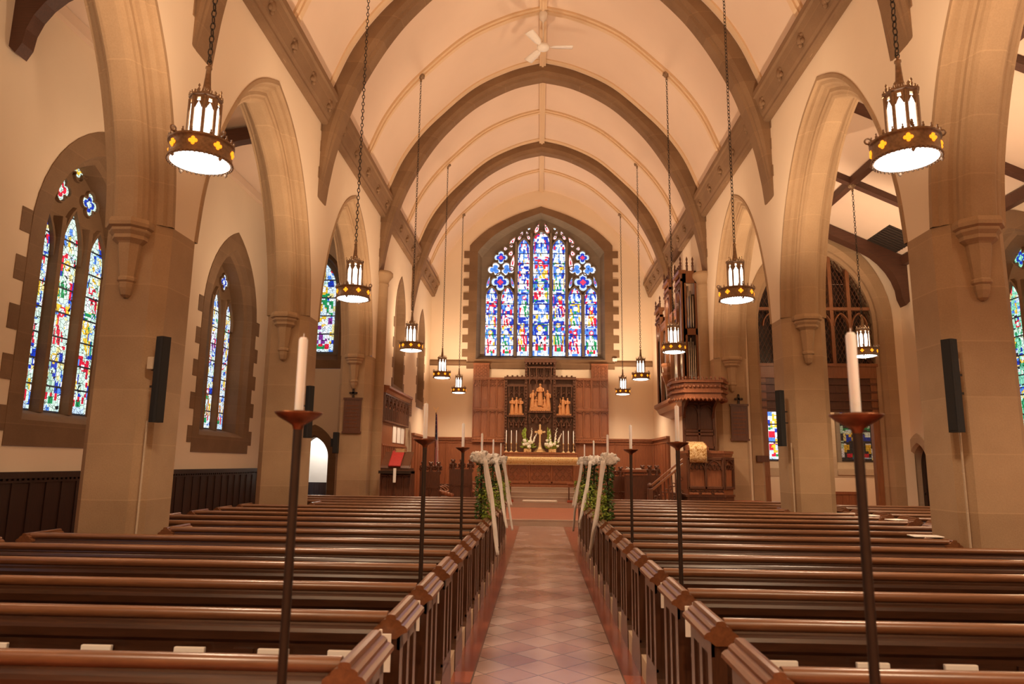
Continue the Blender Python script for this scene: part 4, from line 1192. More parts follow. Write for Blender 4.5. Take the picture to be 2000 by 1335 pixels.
m = MB(); m.bbox(5.45,5.76,18.03,18.09,1.76,1.92,.006); tag(m.build('wall_sign', M['oakd']), 'small dark oblong sign on the right arch jamb', 'sign')
t = thing('wall_plaque', 'dark lined plaque on the left chancel wall above the arched niche', 'plaque', (XL+.02,23.0,3.15))
m = MB(); m.bbox(-.01,.03,-.4,.4,0,.62,.006); m.build('panel', M['oakd'], t)
m = MB()
for k in range(7): m.box(.03,.038,-.34,.34,.06+k*.075,.085+k*.075)
m.build('inscription_lines', M['copper'], t)

# ------------------------------------------------------------------ sanctuary
def panel_row(m, F, u0, u1, z0, z1, n, d=.02, w=.05, arch=True):
    # raised frame with n panels, pointed heads
    st = (u1-u0)/n
    for k in range(n+1): 
        u = u0+k*st; bar_along(m, F, [(u,z0),(u,z1)], w, -d, .0)
    for z in (z0+w/2, z1-w/2): bar_along(m, F, [(u0,z),(u1,z)], w*1.2, -d, .0)
    if arch:
        for k in range(n):
            c = u0+(k+.5)*st; hs = pointed(st*.44, st*.55, 6)
            bar_along(m, F, [(c-a, z1-w-st*.55+b) for a, b in hs]+[(c+a, z1-w-st*.55+b) for a, b in hs[::-1][1:]], w*.6, -d*.9, 0)
# east wainscot
for a, b, nm in ((XL+.02,-1.34,'left'),(1.42,XR-.02,'right')):
    m = MB(); m.box(a, b, EY-.05, EY-.005, .17, 2.43 if False else 2.56); F = Frame((0,EY-.05,0), (1,0,0), (0,1,0))
    panel_row(m, F, a, b, .3, 2.45, 4, .025, .06, False)
    m.box(a, b, EY-.10, EY, 2.50, 2.55); m.box(a, b, EY-.13, EY, 2.56, 2.62)
    for k in range(int((b-a)/.08)): m.box(a+k*.08, a+k*.08+.04, EY-.11, EY-.05, 2.555, 2.60)
    struct(m.build('trim_5', M['oak']), 'red-brown panelled wainscot on the east wall, %s of the altar' % nm, 'wainscot')
for s, wx, nm, y0_ in ((-1,XL,'left',23.7),(1,XR,'right',24.0)):
    F = Frame((wx-s*.05,0,0), (0,1,0), (s,0,0)); m = MB(); m.box(min(wx,wx-s*.05), max(wx,wx-s*.05), y0_, EY-.14, .17, 2.56)
    panel_row(m, F, y0_, EY-.1, .3, 2.45, 6, .025, .06, False); m.box(min(wx,wx-s*.12), max(wx,wx-s*.12), y0_, EY-.14, 2.54, 2.62)
    struct(m.build('trim_6', M['oak']), 'red-brown panelled wainscot on the %s chancel wall' % nm, 'wainscot')
# reredos
rr = thing('reredos', 'tall carved oak reredos with three niches behind the altar', 'reredos', (.05, EY-.1, .82)); rr.location = (0,0,0)
RYF = EY-.14
F = Frame((0,RYF,0), (1,0,0), (0,1,0))
for a, b, zt, nm in ((-2.56,-1.94,5.48,'left'),(-1.94,-1.32,4.92,'left'),(1.40,2.02,4.92,'right'),(2.02,2.66,5.48,'right')):
    m = MB(); m.box(a, b, RYF, EY-.01, 2.44, zt); panel_row(m, F, a+.02, b-.02, 2.62, 3.66, 2, .05, .055); panel_row(m, F, a+.02, b-.02, 3.72, 4.88, 2, .05, .055)
    for k in range(5):
        u = a+.08+k*(b-a-.16)/4
        bar_along(m, F, quatre(u, 4.62, .05), .02, -.03, 0, True)
        bar_along(m, F, quatre(u, 4.74, .045), .02, -.03, 0, True)
    m.box(a, b, RYF-.06, RYF, 3.66, 3.73); m.box(a-.01, b+.01, RYF-.05, RYF, zt-.06, zt)
    m.box(a, b, RYF-.05, RYF, 2.44, 2.62)
    for k in range(8): m.ball((a+.04+k*(b-a-.08)/7, RYF-.05, 2.54), .03, 6, 5)
    if zt > 5:
        for k in range(4):
            for j in range(4): bar_along(m, F, quatre(a+.09+k*(b-a-.18)/3, 5.0+j*.12, .055), .02, -.025, 0, True)
    m.build('side_panel', M['oak'], rr)
m = MB(); m.box(-1.32, 1.40, RYF+.02, EY-.01, .82, 4.92); m.box(-.55, .63, RYF+.02, EY-.01, 4.9, 5.62); m.build('back_panel', M['oakd'], rr)
NI = [(-.90,-.63,.0), ]
niches = [(-.86, .30, 3.50, 4.62, 'left'), (.045, .42, 3.66, 5.34, 'centre'), (.95, .30, 3.50, 4.62, 'right')]
RYN = RYF-.12
FN = Frame((0,RYN,0), (1,0,0), (0,1,0))
m = MB()
for u in (-1.27,-.50,.59,1.35): m.box(u-.05, u+.05, RYN-.02, RYF+.05, 2.1, 4.95 if abs(u) > 1 else 5.62)
for u in (-1.27,1.35):
    for k in range(24): m.ball((u, RYN-.03, 2.2+k*.115), .038, 6, 4)
for u in (-.50,.59):
    for k in range(29): m.ball((u, RYN-.03, 2.2+k*.118), .034, 6, 4)
m.box(-1.34, 1.42, RYN-.05, RYF+.05, 4.84, 4.95); m.box(-.57, .65, RYN-.07, RYF+.05, 5.50, 5.66)
for k in range(14): m.ball((-1.22+k*.19, RYN-.05, 4.97), .04, 6, 4)
for k in range(9): m.ball((-.5+k*.136, RYN-.07, 5.45), .05, 6, 4)
m.build('carved_frame', M['oakd'], rr)
for c, h, z0, z1, nm in niches:
    m = MB()      # canopy of hanging tracery
    zc = z1-.62 if nm == 'centre' else z1-.42
    m.box(c-h-.06, c+h+.06, RYN-.06, RYF, z1-.06, z1)
    for k in range(3):
        u0 = c-h+k*2*h/3; st = 2*h/3
        m.box(u0-.018, u0+.018, RYN-.08, RYN-.04, zc-.05, z1)
        hs = pointed(st*.45, st*.75, 6)
        bar_along(m, FN, [(u0+st/2-a, zc+b*.8) for a, b in hs]+[(u0+st/2+a, zc+b*.8) for a, b in hs[::-1][1:]], .03, -.07, 0)
        bar_along(m, FN, quatre(u0+st/2, zc+st*.95, .05), .02, -.06, 0, True)
        for q in range(3): bar_along(m, FN, [(u0+st*(q+1)/4, zc+st*1.1), (u0+st*(q+1)/4, z1-.06)], .018, -.05, 0)
    m.box(c+h-.018, c+h+.018, RYN-.08, RYN-.04, zc-.05, z1)
    m.build('canopy', M['oakd'], rr)
    m = MB()      # bracket below
    zb = z0
    m.box(c-h-.05, c+h+.05, RYN-.10, RYF, zb-.10, zb-.03)
    for k in range(9): m.ball((c-h+k*h/4, RYN-.10, zb-.05), .022, 6, 4)
    for k in range(3):
        u0 = c-h+k*2*h/3; st = 2*h/3
        m.box(u0-.015, u0+.015, RYN-.06, RYN-.02, zb-.52, zb-.1)
        hs = pointed(st*.45, .22, 6)
        bar_along(m, FN, [(u0+st/2-a, zb-.14-b) for a, b in hs]+[(u0+st/2+a, zb-.14-b) for a, b in hs[::-1][1:]], .05, -.06, 0)
        m.ball((u0+st/2, RYN-.04, zb-.42), .055, 6, 5)
    m.build('bracket', M['oakd'], rr)
    # plinth of the carved group
    m = MB(); m.box(c-h+.02, c+h-.02, RYN-.08, RYF, zb-.03, zb+.10 if nm == 'centre' else zb+.03)
    for k in range(10): m.ball((c-h+.05+k*(2*h-.1)/9, RYN-.08, zb+.01), .022, 6, 4)
    if nm == 'centre':
        for k in range(7): m.ball((c-.32+k*.107, RYN-.03, zb+.13+.03*math.sin(k*2)), .07, 7, 5, (1.2,.7,.7))
    m.build('group_base', M['carving'], rr)
def figure(x, z, h, pose=0, lean=0., kneel=False, fat=.80):
    # robed standing or kneeling figure in one surface
    m = MB(); y = RYN-.02; n = 12; rings = []
    P_ = [(0,.16,.11),(.05,.165,.115),(.25,.15,.10),(.45,.13,.09),(.58,.125,.085),(.70,.135,.09),(.79,.14,.085),(.83,.10,.07),(.855,.045,.045),(.88,.05,.05),(.905,.064,.062),(.94,.068,.068),(.975,.055,.055),(1.,.005,.005)]
    if kneel: P_ = [(0,.22,.13),(.1,.23,.14),(.25,.18,.12),(.4,.14,.1),(.55,.13,.09),(.68,.14,.09),(.75,.11,.075),(.785,.055,.05),(.83,.07,.06),(.89,.085,.075),(.95,.07,.06),(1.,.006,.006)]
    for i, (t_, rx, ry) in enumerate(P_):
        fold = .10 if t_ < .75 else 0.
        rings.append([(x+lean*h*t_*t_+fat*rx*h*math.cos(2*PI*k/n)*(1+fold*math.sin(k*3+i)), y+ry*h*math.sin(2*PI*k/n)*(1+fold*math.cos(k*5)), z+h*t_) for k in range(n)])
    m.loft(rings, smooth=True)
    sy = .78 if not kneel else .70
    for e in (-1,1):
        up = (.66,.62) if pose == 0 else ((.66,.9) if (pose == e) else (.6,.56))
        xx = x+lean*h*.6
        m.tube([(xx+e*.125*h,y-.02,z+sy*h),(xx+e*.15*h,y-.06*h,z+up[0]*h),(xx+e*(.03 if pose == 0 else .10 if pose != e else .17)*h,y-.12*h,z+up[1]*h)], [.042*h,.038*h,.026*h], 7)
    return m.build('carved_figure', M['carving'], rr)
figure(.045, 3.83, .86, 0)
figure(.045-.30, 3.74, .70, 1, .05); figure(.045+.31, 3.74, .70, -1, -.05)
figure(.045-.17, 3.76, .42, 0, .05, True); figure(.045+.18, 3.76, .42, 1, -.06, True)
for x, h in ((-1.03,.62),(-.87,.64),(-.71,.60)): figure(x, 3.52, h, 0 if x != -.87 else 1, .02)
for x, h in ((.80,.40),(.92,.66),(1.09,.62)): figure(x, 3.52, h, 0 if x != .92 else -1, .0)

# altar
al = thing('altar', 'carved oak altar at the top of the steps', 'altar', (.07, 26.1, .82))
F = Frame((0,-.36,0), (1,0,0), (0,1,0))
m = MB(); m.box(-1.24, 1.24, -.36, .40, .08, .98); panel_row(m, F, -1.2, 1.2, .12, .88, 3, .03, .09, False)
for k in range(3):
    c = -.8+k*.8
    for q in range(3):
        for j in range(2):
            bar_along(m, F, quatre(c-.22+q*.22, .36+j*.24, .10), .03, -.025, 0, True)
m.build('body', M['oak'], al)
m = MB(); m.bbox(-1.30, 1.30, -.42, .42, 0, .08, .012); m.build('plinth', M['oak'], al)
m = MB(); m.bbox(-1.32, 1.32, -.43, .43, .98, 1.05, .012); m.build('altar_top', M['oak'], al)
m = MB(); m.box(-1.33, 1.33, .45, .78, 0, 1.22); m.bbox(-1.37, 1.37, .43, .80, 1.18, 1.25, .012); m.build('shelf', M['oak'], al)
t = thing('altar_cloth', 'gold brocade cloth band hanging over the front of the altar', 'altar cloth', (.07, 26.1, 1.875))
m = MB(); g = []
for z, y in ((-.24,-.455),(-.05,-.452),(-.01,-.448),(.008,-.43),(.010,.30)): g.append([(-1.335+2.67*k/30, y-(.006*math.sin(k*1.9) if z < -.1 else 0), z) for k in range(31)])
m.sheet(g); m.build('frontal', M['gold'], t, .006, fix=False)
m = MB()
for k in range(90): x = -1.33+k*.0298; m.box(x, x+.014, -.462, -.452, -.275, -.238)
m.build('fringe', M['brass'], t)
SHZ = .82+1.25
# cross
t = thing('altar_cross', 'pale gold standing cross in the middle of the altar', 'cross', (.045, 26.72, SHZ))
m = MB(); m.lathe([(.24,0),(.24,.04),(.20,.05),(.19,.10),(.14,.12),(.10,.18),(.075,.26),(.06,.34),(.05,.36)], (0,0,0), 6, False); m.build('base', M['brass'], t)
m = MB(); m.bbox(-.035,.035,-.02,.02,.34,1.0,.01); m.bbox(-.17,.17,-.02,.02,.72,.785,.01); m.bbox(-.09,.09,-.025,.025,.66,.84,.02)
for x, z in ((-.17,.752),(.17,.752),(0,1.0)): m.ball((x,0,z), .045, 8, 6, (1,.5,1))
m.build('cross_arms', M['brass'], t)
cs0 = None
for i, x in enumerate((-1.22,-1.03,-.84,.92,1.11,1.30)):
    lab = 'brass altar candlestick, %s of the cross, %s' % (('left','right')[i > 2], ('outermost','middle','innermost')[i] if i < 3 else ('innermost','middle','outermost')[i-3])
    if cs0 is None:
        cs0 = thing('altar_candlestick', lab, 'candlestick', (x,26.7,SHZ), 0, 'candlesticks on the altar shelf')
        m = MB(); m.lathe([(.075,0),(.075,.012),(.05,.03),(.025,.05),(.02,.06)], (0,0,0), 14); m.build('foot', M['brass'], cs0)
        m = MB(); m.lathe([(.02,.06),(.014,.10),(.026,.14),(.026,.155),(.014,.18),(.012,.28),(.022,.30),(.036,.32),(.036,.33),(.018,.335)], (0,0,0), 14); m.build('stem', M['brass'], cs0)
    else: copy_thing(cs0, (x,26.7,SHZ), lab)
    candle_obj(x, 26.7, SHZ+.335, 'tall thin candle on the %s altar candlestick %s of the cross' % (lab.split(', ')[2], ('left','right')[i > 2]), .47, .017, 'candles on the altar')
# flowers
for nm, x, sd in (('left',-.42,3),('right',.51,8)):
    t = thing('flower_arrangement', 'white flowers with tall green spikes %s of the altar cross' % nm, 'flowers', (x, 26.72, SHZ))
    rnd = random.Random(sd); m = MB(); m.bbox(-.14,.14,-.08,.08,0,.13,.012); m.build('planter', M['cloth'], t)
    def blossom(c, r):
        m = MB(); m.ball(c, r*.55, 8, 6)
        for k in range(14):
            a = k*2.4; e = math.acos(1-1.7*(k+.5)/14)-PI/2
            m.ball((c[0]+r*.55*math.cos(a)*math.cos(e), c[1]-abs(r*.5*math.sin(a)*math.cos(e)), c[2]+r*.55*math.sin(e)), r*.42, 6, 5)
        m.build('flower', M['petal'], t)
    for k in range(9): blossom((rnd.uniform(-.24,.24), -.10+rnd.uniform(-.03,.02), .20+rnd.random()*.24), rnd.uniform(.055,.085))
    for dx, h, lean in ((-.08,.86,-.02),(.10,.90,.06),(.20,.70,.14)):
        if dx > 0 or nm == 'right':
            m = MB()
            for k in range(18):
                u = k/17; m.ball((dx+lean*u+rnd.uniform(-.02,.02), -.02+rnd.uniform(-.03,.01), .38+(h-.38)*u), .036*(1.15-u*.75), 6, 5)
            m.build('flower_spike', M['petal'], t)
    m = MB()
    for k in range(150):
        a = rnd.uniform(0, PI); L = rnd.uniform(.10,.22); hgt = rnd.random(); px_ = rnd.uniform(-.16,.16)
        if k < 70: c = Vector((-.13+rnd.uniform(-.06,.06), rnd.uniform(-.05,.05), .30+.5*hgt)); d = Vector((rnd.uniform(-.35,.35),rnd.uniform(-.4,.1),1)).normalized(); L *= .8
        else: c = Vector((px_, rnd.uniform(-.06,.05), .13+.2*hgt)); d = Vector((math.cos(a)*1.2, rnd.uniform(-.5,.2), math.sin(a)*.6+.1)).normalized()
        sdv = d.cross(Vector((0,1,.2))).normalized(); nn = d.cross(sdv)
        m.add([c, c+d*L*.4+sdv*L*.16, c+d*L, c+d*L*.4-sdv*L*.16, c+d*L*.45+nn*L*.06], [(0,1,4),(1,2,4),(2,3,4),(3,0,4)])
    tag(m.build('foliage', M['leafl'], t, fix=False), kind='stuff')
# altar rails
for s, a, b in (('left',-2.62,-.90),('right',.98,2.70)):
    t = thing('communion_rail', 'red-brown wood altar rail %s of the step opening' % s, 'rail', (0,24.84,.34))
    m = MB(); m.bbox(a,b,-.09,.09,.60,.66,.012); m.box(a+.04,b-.04,-.05,.05,.52,.60); m.build('top_rail', M['oak'], t)
    n = 3
    for k in range(n):
        x = a+.07+(b-a-.14)*k/(n-1); m = MB(); m.prism([(x-.05,0),(x+.05,0),(x+.045,.06),(x+.022,.12),(x+.022,.52),(x-.022,.52),(x-.022,.12),(x-.045,.06)], 'y', -.03, .03)
        m.build('post', M['oakd'], t)
m = MB(); m.bbox(-.56,.66,24.70,24.86,.34,.42,.03); tag(m.build('kneeling_cushion', M['wcush']), 'long cream kneeling cushion on the step before the altar', 'cushion')
for nm, a, b in (('left',-1.25,-.86),('right',.98,1.36)):
    m = MB(); m.bbox(a,b,24.68,24.735,.34,.43,.02); tag(m.build('kneeling_cushion', M['cush']), 'rust red kneeling cushion below the %s altar rail' % nm, 'cushion')

# ------------------------------------------------------------------ chancel furniture
def choir_stall(x, y, label, s, depth=2.6, w=.5, h=1.02):
    # row of stalls along y, tall end facing the nave, seats towards s
    t = thing('choir_stall', label, 'choir stall', (x,y,.17))
    e = MB(); pr = [(-w*.5*s,0),(w*.5*s,0),(w*.5*s,.52),(w*.60*s,.60),(w*.60*s,.68),(w*.46*s,.72),(w*.42*s,h-.10),(w*.48*s,h-.04),(w*.48*s,h),(-w*.5*s,h)]
    e.prism(pr, 'y', 0, .08); ep = e.build('end_panel', M['oakd'], t)
    m = MB()
    for k in range(4): m.ball((s*w*(.60+.14*k), .02, .64-.02*k), .065, 8, 6, (1.15,.8,1))
    m.tube([(s*w*.4,.02,.70),(s*w*.7,.02,.63),(s*w*1.05,.02,.57)], .04, 8); m.build('scroll_arm', M['oak'], t)
    for k in range(1, int(depth/.62)+1):
        yy = .04+k*.62; m = MB(); m.ball((s*w*.56,yy,.62), .06, 8, 6); m.tube([(s*w*.1,yy,.78),(s*w*.3,yy,.74),(s*w*.45,yy,.66),(s*w*.56,yy,.62)], .03, 6); m.build('scroll_arm', M['oak'], t)
    m = MB()      # poppy head finial
    for cx_ in (-.36, 0., .36):
        c = (cx_*w,.04,h)
        m.lathe([(.06,0),(.045,.04),(.06,.09),(.04,.13)], c, 8)
        for a, b, r in ((-.06,.13,.05),(.06,.13,.05),(0,.21,.055),(-.08,.07,.035),(.08,.07,.035),(0,.12,.06),(-.04,.25,.03),(.04,.25,.03)): m.ball((c[0]+a,c[1]-.01,c[2]+b), r, 7, 5, (1,.8,1))
    m.build('finial', M['oakd'], t)
    m = MB(); m.box(min(-w*.5*s,-w*.40*s), max(-w*.5*s,-w*.40*s), .08, depth, 0, h); m.box(min(-w*.54*s,-w*.32*s), max(-w*.54*s,-w*.32*s), .08, depth, h-.02, h+.05); m.build('backrest', M['oak'], t)
    m = MB(); m.box(min(-w*.40*s,w*.42*s), max(-w*.40*s,w*.42*s), .08, depth, .38, .43); m.build('seat', M['oakd'], t)
    m = MB(); m.box(min(-w*.40*s,w*.30*s), max(-w*.40*s,w*.30*s), depth-.08, depth, 0, .8); m.build('far_end', M['oakd'], t)
    m = MB(); m.box(min(-w*.38*s,w*.30*s), max(-w*.38*s,w*.30*s), -.012, 0, .08, .16); panel_row(m, Frame((0,0,0),(1,0,0),(0,1,0)), -w*.42, w*.42, .10, h-.42, 2, .018, .05); m.build('end_tracery', M['oakd'], ep)
    return t
choir_stall(-3.05, 20.1, 'back row choir stall with carved finials at the left of the chancel', 1, 3.0, .60, 1.22)
choir_stall(-2.18, 20.2, 'front row choir stall with carved finials at the left of the chancel', 1, 3.0, .70, 1.30)
choir_stall(2.35, 20.6, 'front row choir stall with carved finials at the right of the chancel', -1, 3.0, .60, 1.15)
choir_stall(3.15, 20.4, 'back row choir stall with carved finials at the right of the chancel', -1, 3.0, .56, 1.2)
# reading desk with papers in front of the right stalls
t = thing('choir_desk', 'dark wood desk with white papers beside the pulpit stairs', 'desk', (2.62, 19.5, .17))
m = MB(); m.box(-.24,.24,0,.5,0,1.28); m.build('body', M['oakd'], t)
m = MB(); m.bbox(-.30,.30,-.05,.55,1.28,1.36,.012); m.box(-.27,.27,-.03,.5,1.20,1.24); m.build('desk_top', M['oak'], t)
for i, x in enumerate((2.49,2.72)):
    m = MB(); m.bbox(-.08,.08,-.1,.1,0,.03,.006); o = m.build('booklet', M['paper']); o.location = (x,19.62,1.53); o.rotation_euler = (0,0,.1-.2*i); tag(o, 'white booklet on the choir desk, %s' % ('left one','right one')[i], 'booklet')
# tall oak screen on the left chancel wall
t = thing('wall_screen', 'tall carved oak screen on the left chancel wall beside the pier', 'screen', (0,0,0))
FS_ = Frame((XL+.10,0,0), (0,1,0), (-1,0,0)); a, b = 18.85, 22.35
m = MB(); m.box(XL+.01, XL+.10, a, b, .17, 2.15); m.box(XL+.01, XL+.07, a, b, 2.15, 3.55)
panel_row(m, FS_, a, b, .3, 2.12, 14, .03, .05, False); m.build('back_panel', M['oak'], t)
m = MB(); panel_row(m, FS_, a, b, 2.72, 3.5, 7, .06, .06)
for k in range(7):
    c = a+(k+.5)*(b-a)/7; bar_along(m, FS_, quatre(c, 3.28, .12), .03, -.05, 0, True); bar_along(m, FS_, [(c,2.72),(c,3.1)], .04, -.05, 0)
m.build('tracery', M['oakd'], t)
m = MB(); m.prism([(XL+.0,3.5),(XL+.16,3.5),(XL+.20,3.58),(XL+.26,3.62),(XL+.26,3.68),(XL+.0,3.72)], 'y', a-.05, b+.05); m.build('cornice', M['oak'], t)
m = MB()
for k in range(3): m.box(XL+.071, XL+.09, 20.3+k*.62, 20.78+k*.62, 2.2, 2.68)
m.build('light_panel', M['paper'], t)
# arched niche on the left chancel wall
FNi = Frame((XL,0,0), (0,1,0), (-1,0,0))
root = thing('trim_7', 'small pointed stone niche low on the left chancel wall', 'niche'); struct(root)
hf = [(x, 2.15+z) for x, z in pointed(.42,.80)]; A = outline(23.05, hf, 1.15, .42); B = outline(23.05, scaled(hf,.68,2.15,.72), 1.3, .42*.68)
m = MB(); ringstrip(m, FNi, A, A, .0, -.07); ringstrip(m, FNi, A, B, -.07, -.05); ringstrip(m, FNi, B, B, -.05, -.006); m.add([FNi(*p,-.006) for p in B], [tuple(range(len(B)))]); m.build('surround', M['lstone'], root, fix=False)
# lectern
t = thing('lectern', 'dark wood lectern with a red book fall at the left of the chancel step', 'lectern', (-3.46,17.45,0))
m = MB(); m.box(-.40,.36,-.12,.40,.0,1.42); panel_row(m, Frame((0,-.12,0),(1,0,0),(0,1,0)), -.38, .34, .35, 1.35, 4, .03, .05); m.build('stand', M['oakd'], t)
m = MB(); m.prism([(-.30,1.50),(-.27,1.50),(.22,1.86),(.22,1.90),(-.27,1.56)], 'x', -.36, .34); m.box(-.36,.34,-.28,.3,1.40,1.50); m.build('book_rest', M['oakd'], t)
m = MB(); m.box(-.40,.36,-.34,.36,1.37,1.44); m.build('shelf', M['iron'], t)
m = MB(); g = []
for z, y in ((1.52,-.31),(1.56,-.30),(1.72,-.085),(1.86,.12),(1.905,.22)): g.append([(-.17+.30*k/10, y-.012, z+.02) for k in range(11)])
m.sheet(g); o = m.build('book_fall', M['red'], None, .008, fix=False); o.location = t.location; tag(o, 'red cloth draped over the lectern book rest', 'cloth')
m = MB(); m.bbox(-.035,.035,-.36,-.345,1.16,1.50,.003); m.box(-.02,.02,-.362,-.36,1.20,1.28); o = m.build('bookmark', M['paper']); o.location = t.location; tag(o, 'white bookmark ribbon hanging from the lectern', 'bookmark')
m = MB(); m.bbox(-.09,.13,.12,.30,1.90,1.96,.01); m.bbox(-.10,.14,.11,.31,1.955,1.975,.004); m.bbox(-.10,.14,.11,.31,1.885,1.905,.004); o = m.build('gilt_book', M['brass']); o.location = t.location; tag(o, 'gilt-edged book lying on top of the lectern', 'book')
# stall with scroll arms in front of the lectern pier
choir_stall(-3.95, 18.62, 'low dark stall against the oak screen beside the lectern', 1, 1.3, .5, .95).location = (-3.74,18.62,0)
# flag
t = thing('flag_on_pole', 'furled striped flag hanging on a pole at the left of the chancel', 'flag', (-3.44,23.5,.17))
m = MB(); m.tube([(0,0,0),(0,0,3.15)], .016, 8); m.lathe([(.17,0),(.17,.03),(.08,.07),(.03,.12)], (0,0,0), 16); m.build('pole', M['oakd'], t)
m = MB(); m.lathe([(.02,3.12),(.03,3.16),(.012,3.2)], (0,0,0), 8); m.prism([(0,3.20),(-.03,3.28),(-.11,3.31),(-.06,3.22),(0,3.18),(.06,3.22),(.11,3.31),(.03,3.28)], 'y', -.012, .012); m.build('finial', M['brass'], t)
def flag_mat():
    q = NT('striped_flag'); at = q.n('ShaderNodeAttribute'); at.attribute_name = 'Col'; q.base(at.outputs['Color']); return q.set(Roughness=.75).m
m = MB(); m.fc = []; g = []; nz, nx = 60, 26
for j in range(nz+1):
    v = j/nz; z = 3.05-1.62*v; sp = .06+.16*v
    g.append([(sp*(i/nx)*.75*(1 if i else 0)+.012*math.sin(i*1.1+v*3), -.02-.055*math.sin(i*1.15+v*2)*(.4+v), z-.25*(i/nx)*v-.02*math.sin(i)) for i in range(nx+1)])
m.sheet(g)
for j in range(nz):
    for i in range(nx):
        v, u = j/nz, i/nx
        if v < .48 and u < .62: c = (.012,.02,.11) if not (j % 5 == 2 and i % 4 == 1) else (.85,.85,.85)
        else: c = (.55,.02,.03) if int((u*1.0+v*.12)*13) % 2 == 0 else (.85,.80,.74)
        m.fc.append(c)
m.build('banner', flag_mat(), t, fix=False)

# ------------------------------------------------------------------ pulpit
t = thing('pulpit', 'carved oak pulpit with a gold cloth at the right of the chancel step', 'pulpit', (0,0,0))
pp = [(3.40,16.50),(4.22,16.50),(4.50,16.80),(4.50,17.45),(3.40,17.45)]
def grow(k): 
    cx, cy = 3.95, 16.98; return [(cx+(a-cx)*k, cy+(b-cy)*k) for a, b in pp]
m = MB(); m.prism(pp, 'z', 1.0, 1.93); m.build('body', M['oak'], t)
m = MB(); F = Frame((0,16.50,0), (1,0,0), (0,1,0)); panel_row(m, F, 3.42, 4.20, 1.12, 1.84, 2, .04, .07)
for k in range(2):
    c = 3.62+k*.39
    for j in range(3): bar_along(m, F, quatre(c-.09+.09*j, 1.62, .06), .02, -.035, 0, True)
    for q in range(4): bar_along(m, F, quatre(c-.15+.1*q, 1.06, .04), .015, -.03, 0, True)
F2 = Frame((4.22,16.50,0), (.7071,.7071,0), (-.7071,.7071,0)); panel_row(m, F2, .03, .40, 1.12, 1.84, 1, .04, .06)
for q in range(3): bar_along(m, F2, quatre(.10+.11*q, 1.62, .05), .02, -.035, 0, True)
m.build('tracery', M['oakd'], t)
m = MB(); m.prism(grow(1.07), 'z', 1.93, 1.99); m.prism(grow(1.03), 'z', 1.88, 1.93); m.build('top_rail', M['oak'], t)
m = MB(); m.prism(grow(1.08), 'z', .95, 1.0); m.prism(grow(1.03), 'z', .86, .95); m.prism(grow(.96), 'z', .0, .86); m.build('base', M['oakd'], t)
for k in range(3):
    m = MB(); m.bbox(3.42+k*.28, 3.64+k*.28, 16.44, 16.52, 1.0, 1.045, .008); m.build('base_ledge', M['oak'], t)
m = MB(); m.prism([(16.40,1.99),(16.75,1.99),(16.75,2.18),(16.40,2.06)], 'x', 3.42, 3.88); m.build('book_rest', M['oak'], t)
g = []; m = MB()
for z, y in ((1.72,16.385),(1.85,16.38),(2.0,16.375),(2.085,16.385),(2.13,16.50),(2.20,16.72)): g.append([(3.44+.39*k/14, y-.006*math.sin(k*.9)*(2.05-z if z < 2.05 else 0)*4, z) for k in range(15)])
m.sheet(g); tag(m.build('pulpit_cloth', M['cloth'], None, .008, fix=False), 'cream and gold embroidered cloth hanging on the pulpit', 'cloth')
# back panel and sounding board
t = thing('pulpit_canopy', 'oak sounding board and back panel above the pulpit', 'canopy', (0,0,0))
m = MB(); m.box(3.54, 4.30, 17.50, 17.58, 1.99, 3.24); panel_row(m, Frame((0,17.50,0),(1,0,0),(0,1,0)), 3.56, 4.28, 2.05, 2.45, 2, .03, .08, False); panel_row(m, Frame((0,17.50,0),(1,0,0),(0,1,0)), 3.56, 4.28, 2.45, 3.20, 2, .03, .08); m.build('back_panel', M['oakd'], t)
tp = [(3.22,17.0),(3.40,16.60),(4.28,16.60),(4.50,17.0),(4.50,17.58),(3.22,17.58)]
def gt(k):
    cx, cy = 3.88, 17.15; return [(cx+(a-cx)*k, cy+(b-cy)*k if b < 17.5 else b) for a, b in tp]
m = MB(); m.prism(gt(.96), 'z', 3.24, 3.62); m.prism(gt(1.05), 'z', 3.34, 3.39); m.prism(gt(1.06), 'z', 3.58, 3.64); m.prism(gt(1.0), 'z', 3.20, 3.26); q1 = gt(1.0); ri = q1[5:]+q1[:5]
path = [q1[0],q1[1],q1[2],q1[3],q1[4]]; path = [q1[5]]+path
for (a, b) in zip(path, path[1:]):
    L = math.dist(a, b); n = max(2, int(L/.095))
    for k in range(n):
        u = (k+.5)/n; x, y = a[0]+(b[0]-a[0])*u, a[1]+(b[1]-a[1])*u
        m.ball((x,y,3.485), .038, 6, 5); m.lathe([(.03,0),(.036,-.03),(.014,-.06),(.001,-.075)], (x,y,3.22), 6)
        m.lathe([(.022,0),(.012,.03),(.028,.05),(.02,.075),(.001,.10)], (x,y,3.63), 6)
m.build('sounding_board', M['oak'], t)
for q in (3.56, 4.26):
    m = MB(); m.prism([(17.50,2.75),(17.50,3.2),(16.95,3.2),(17.30,3.05)], 'x', q-.03, q+.03); m.build('bracket', M['oakd'], t)
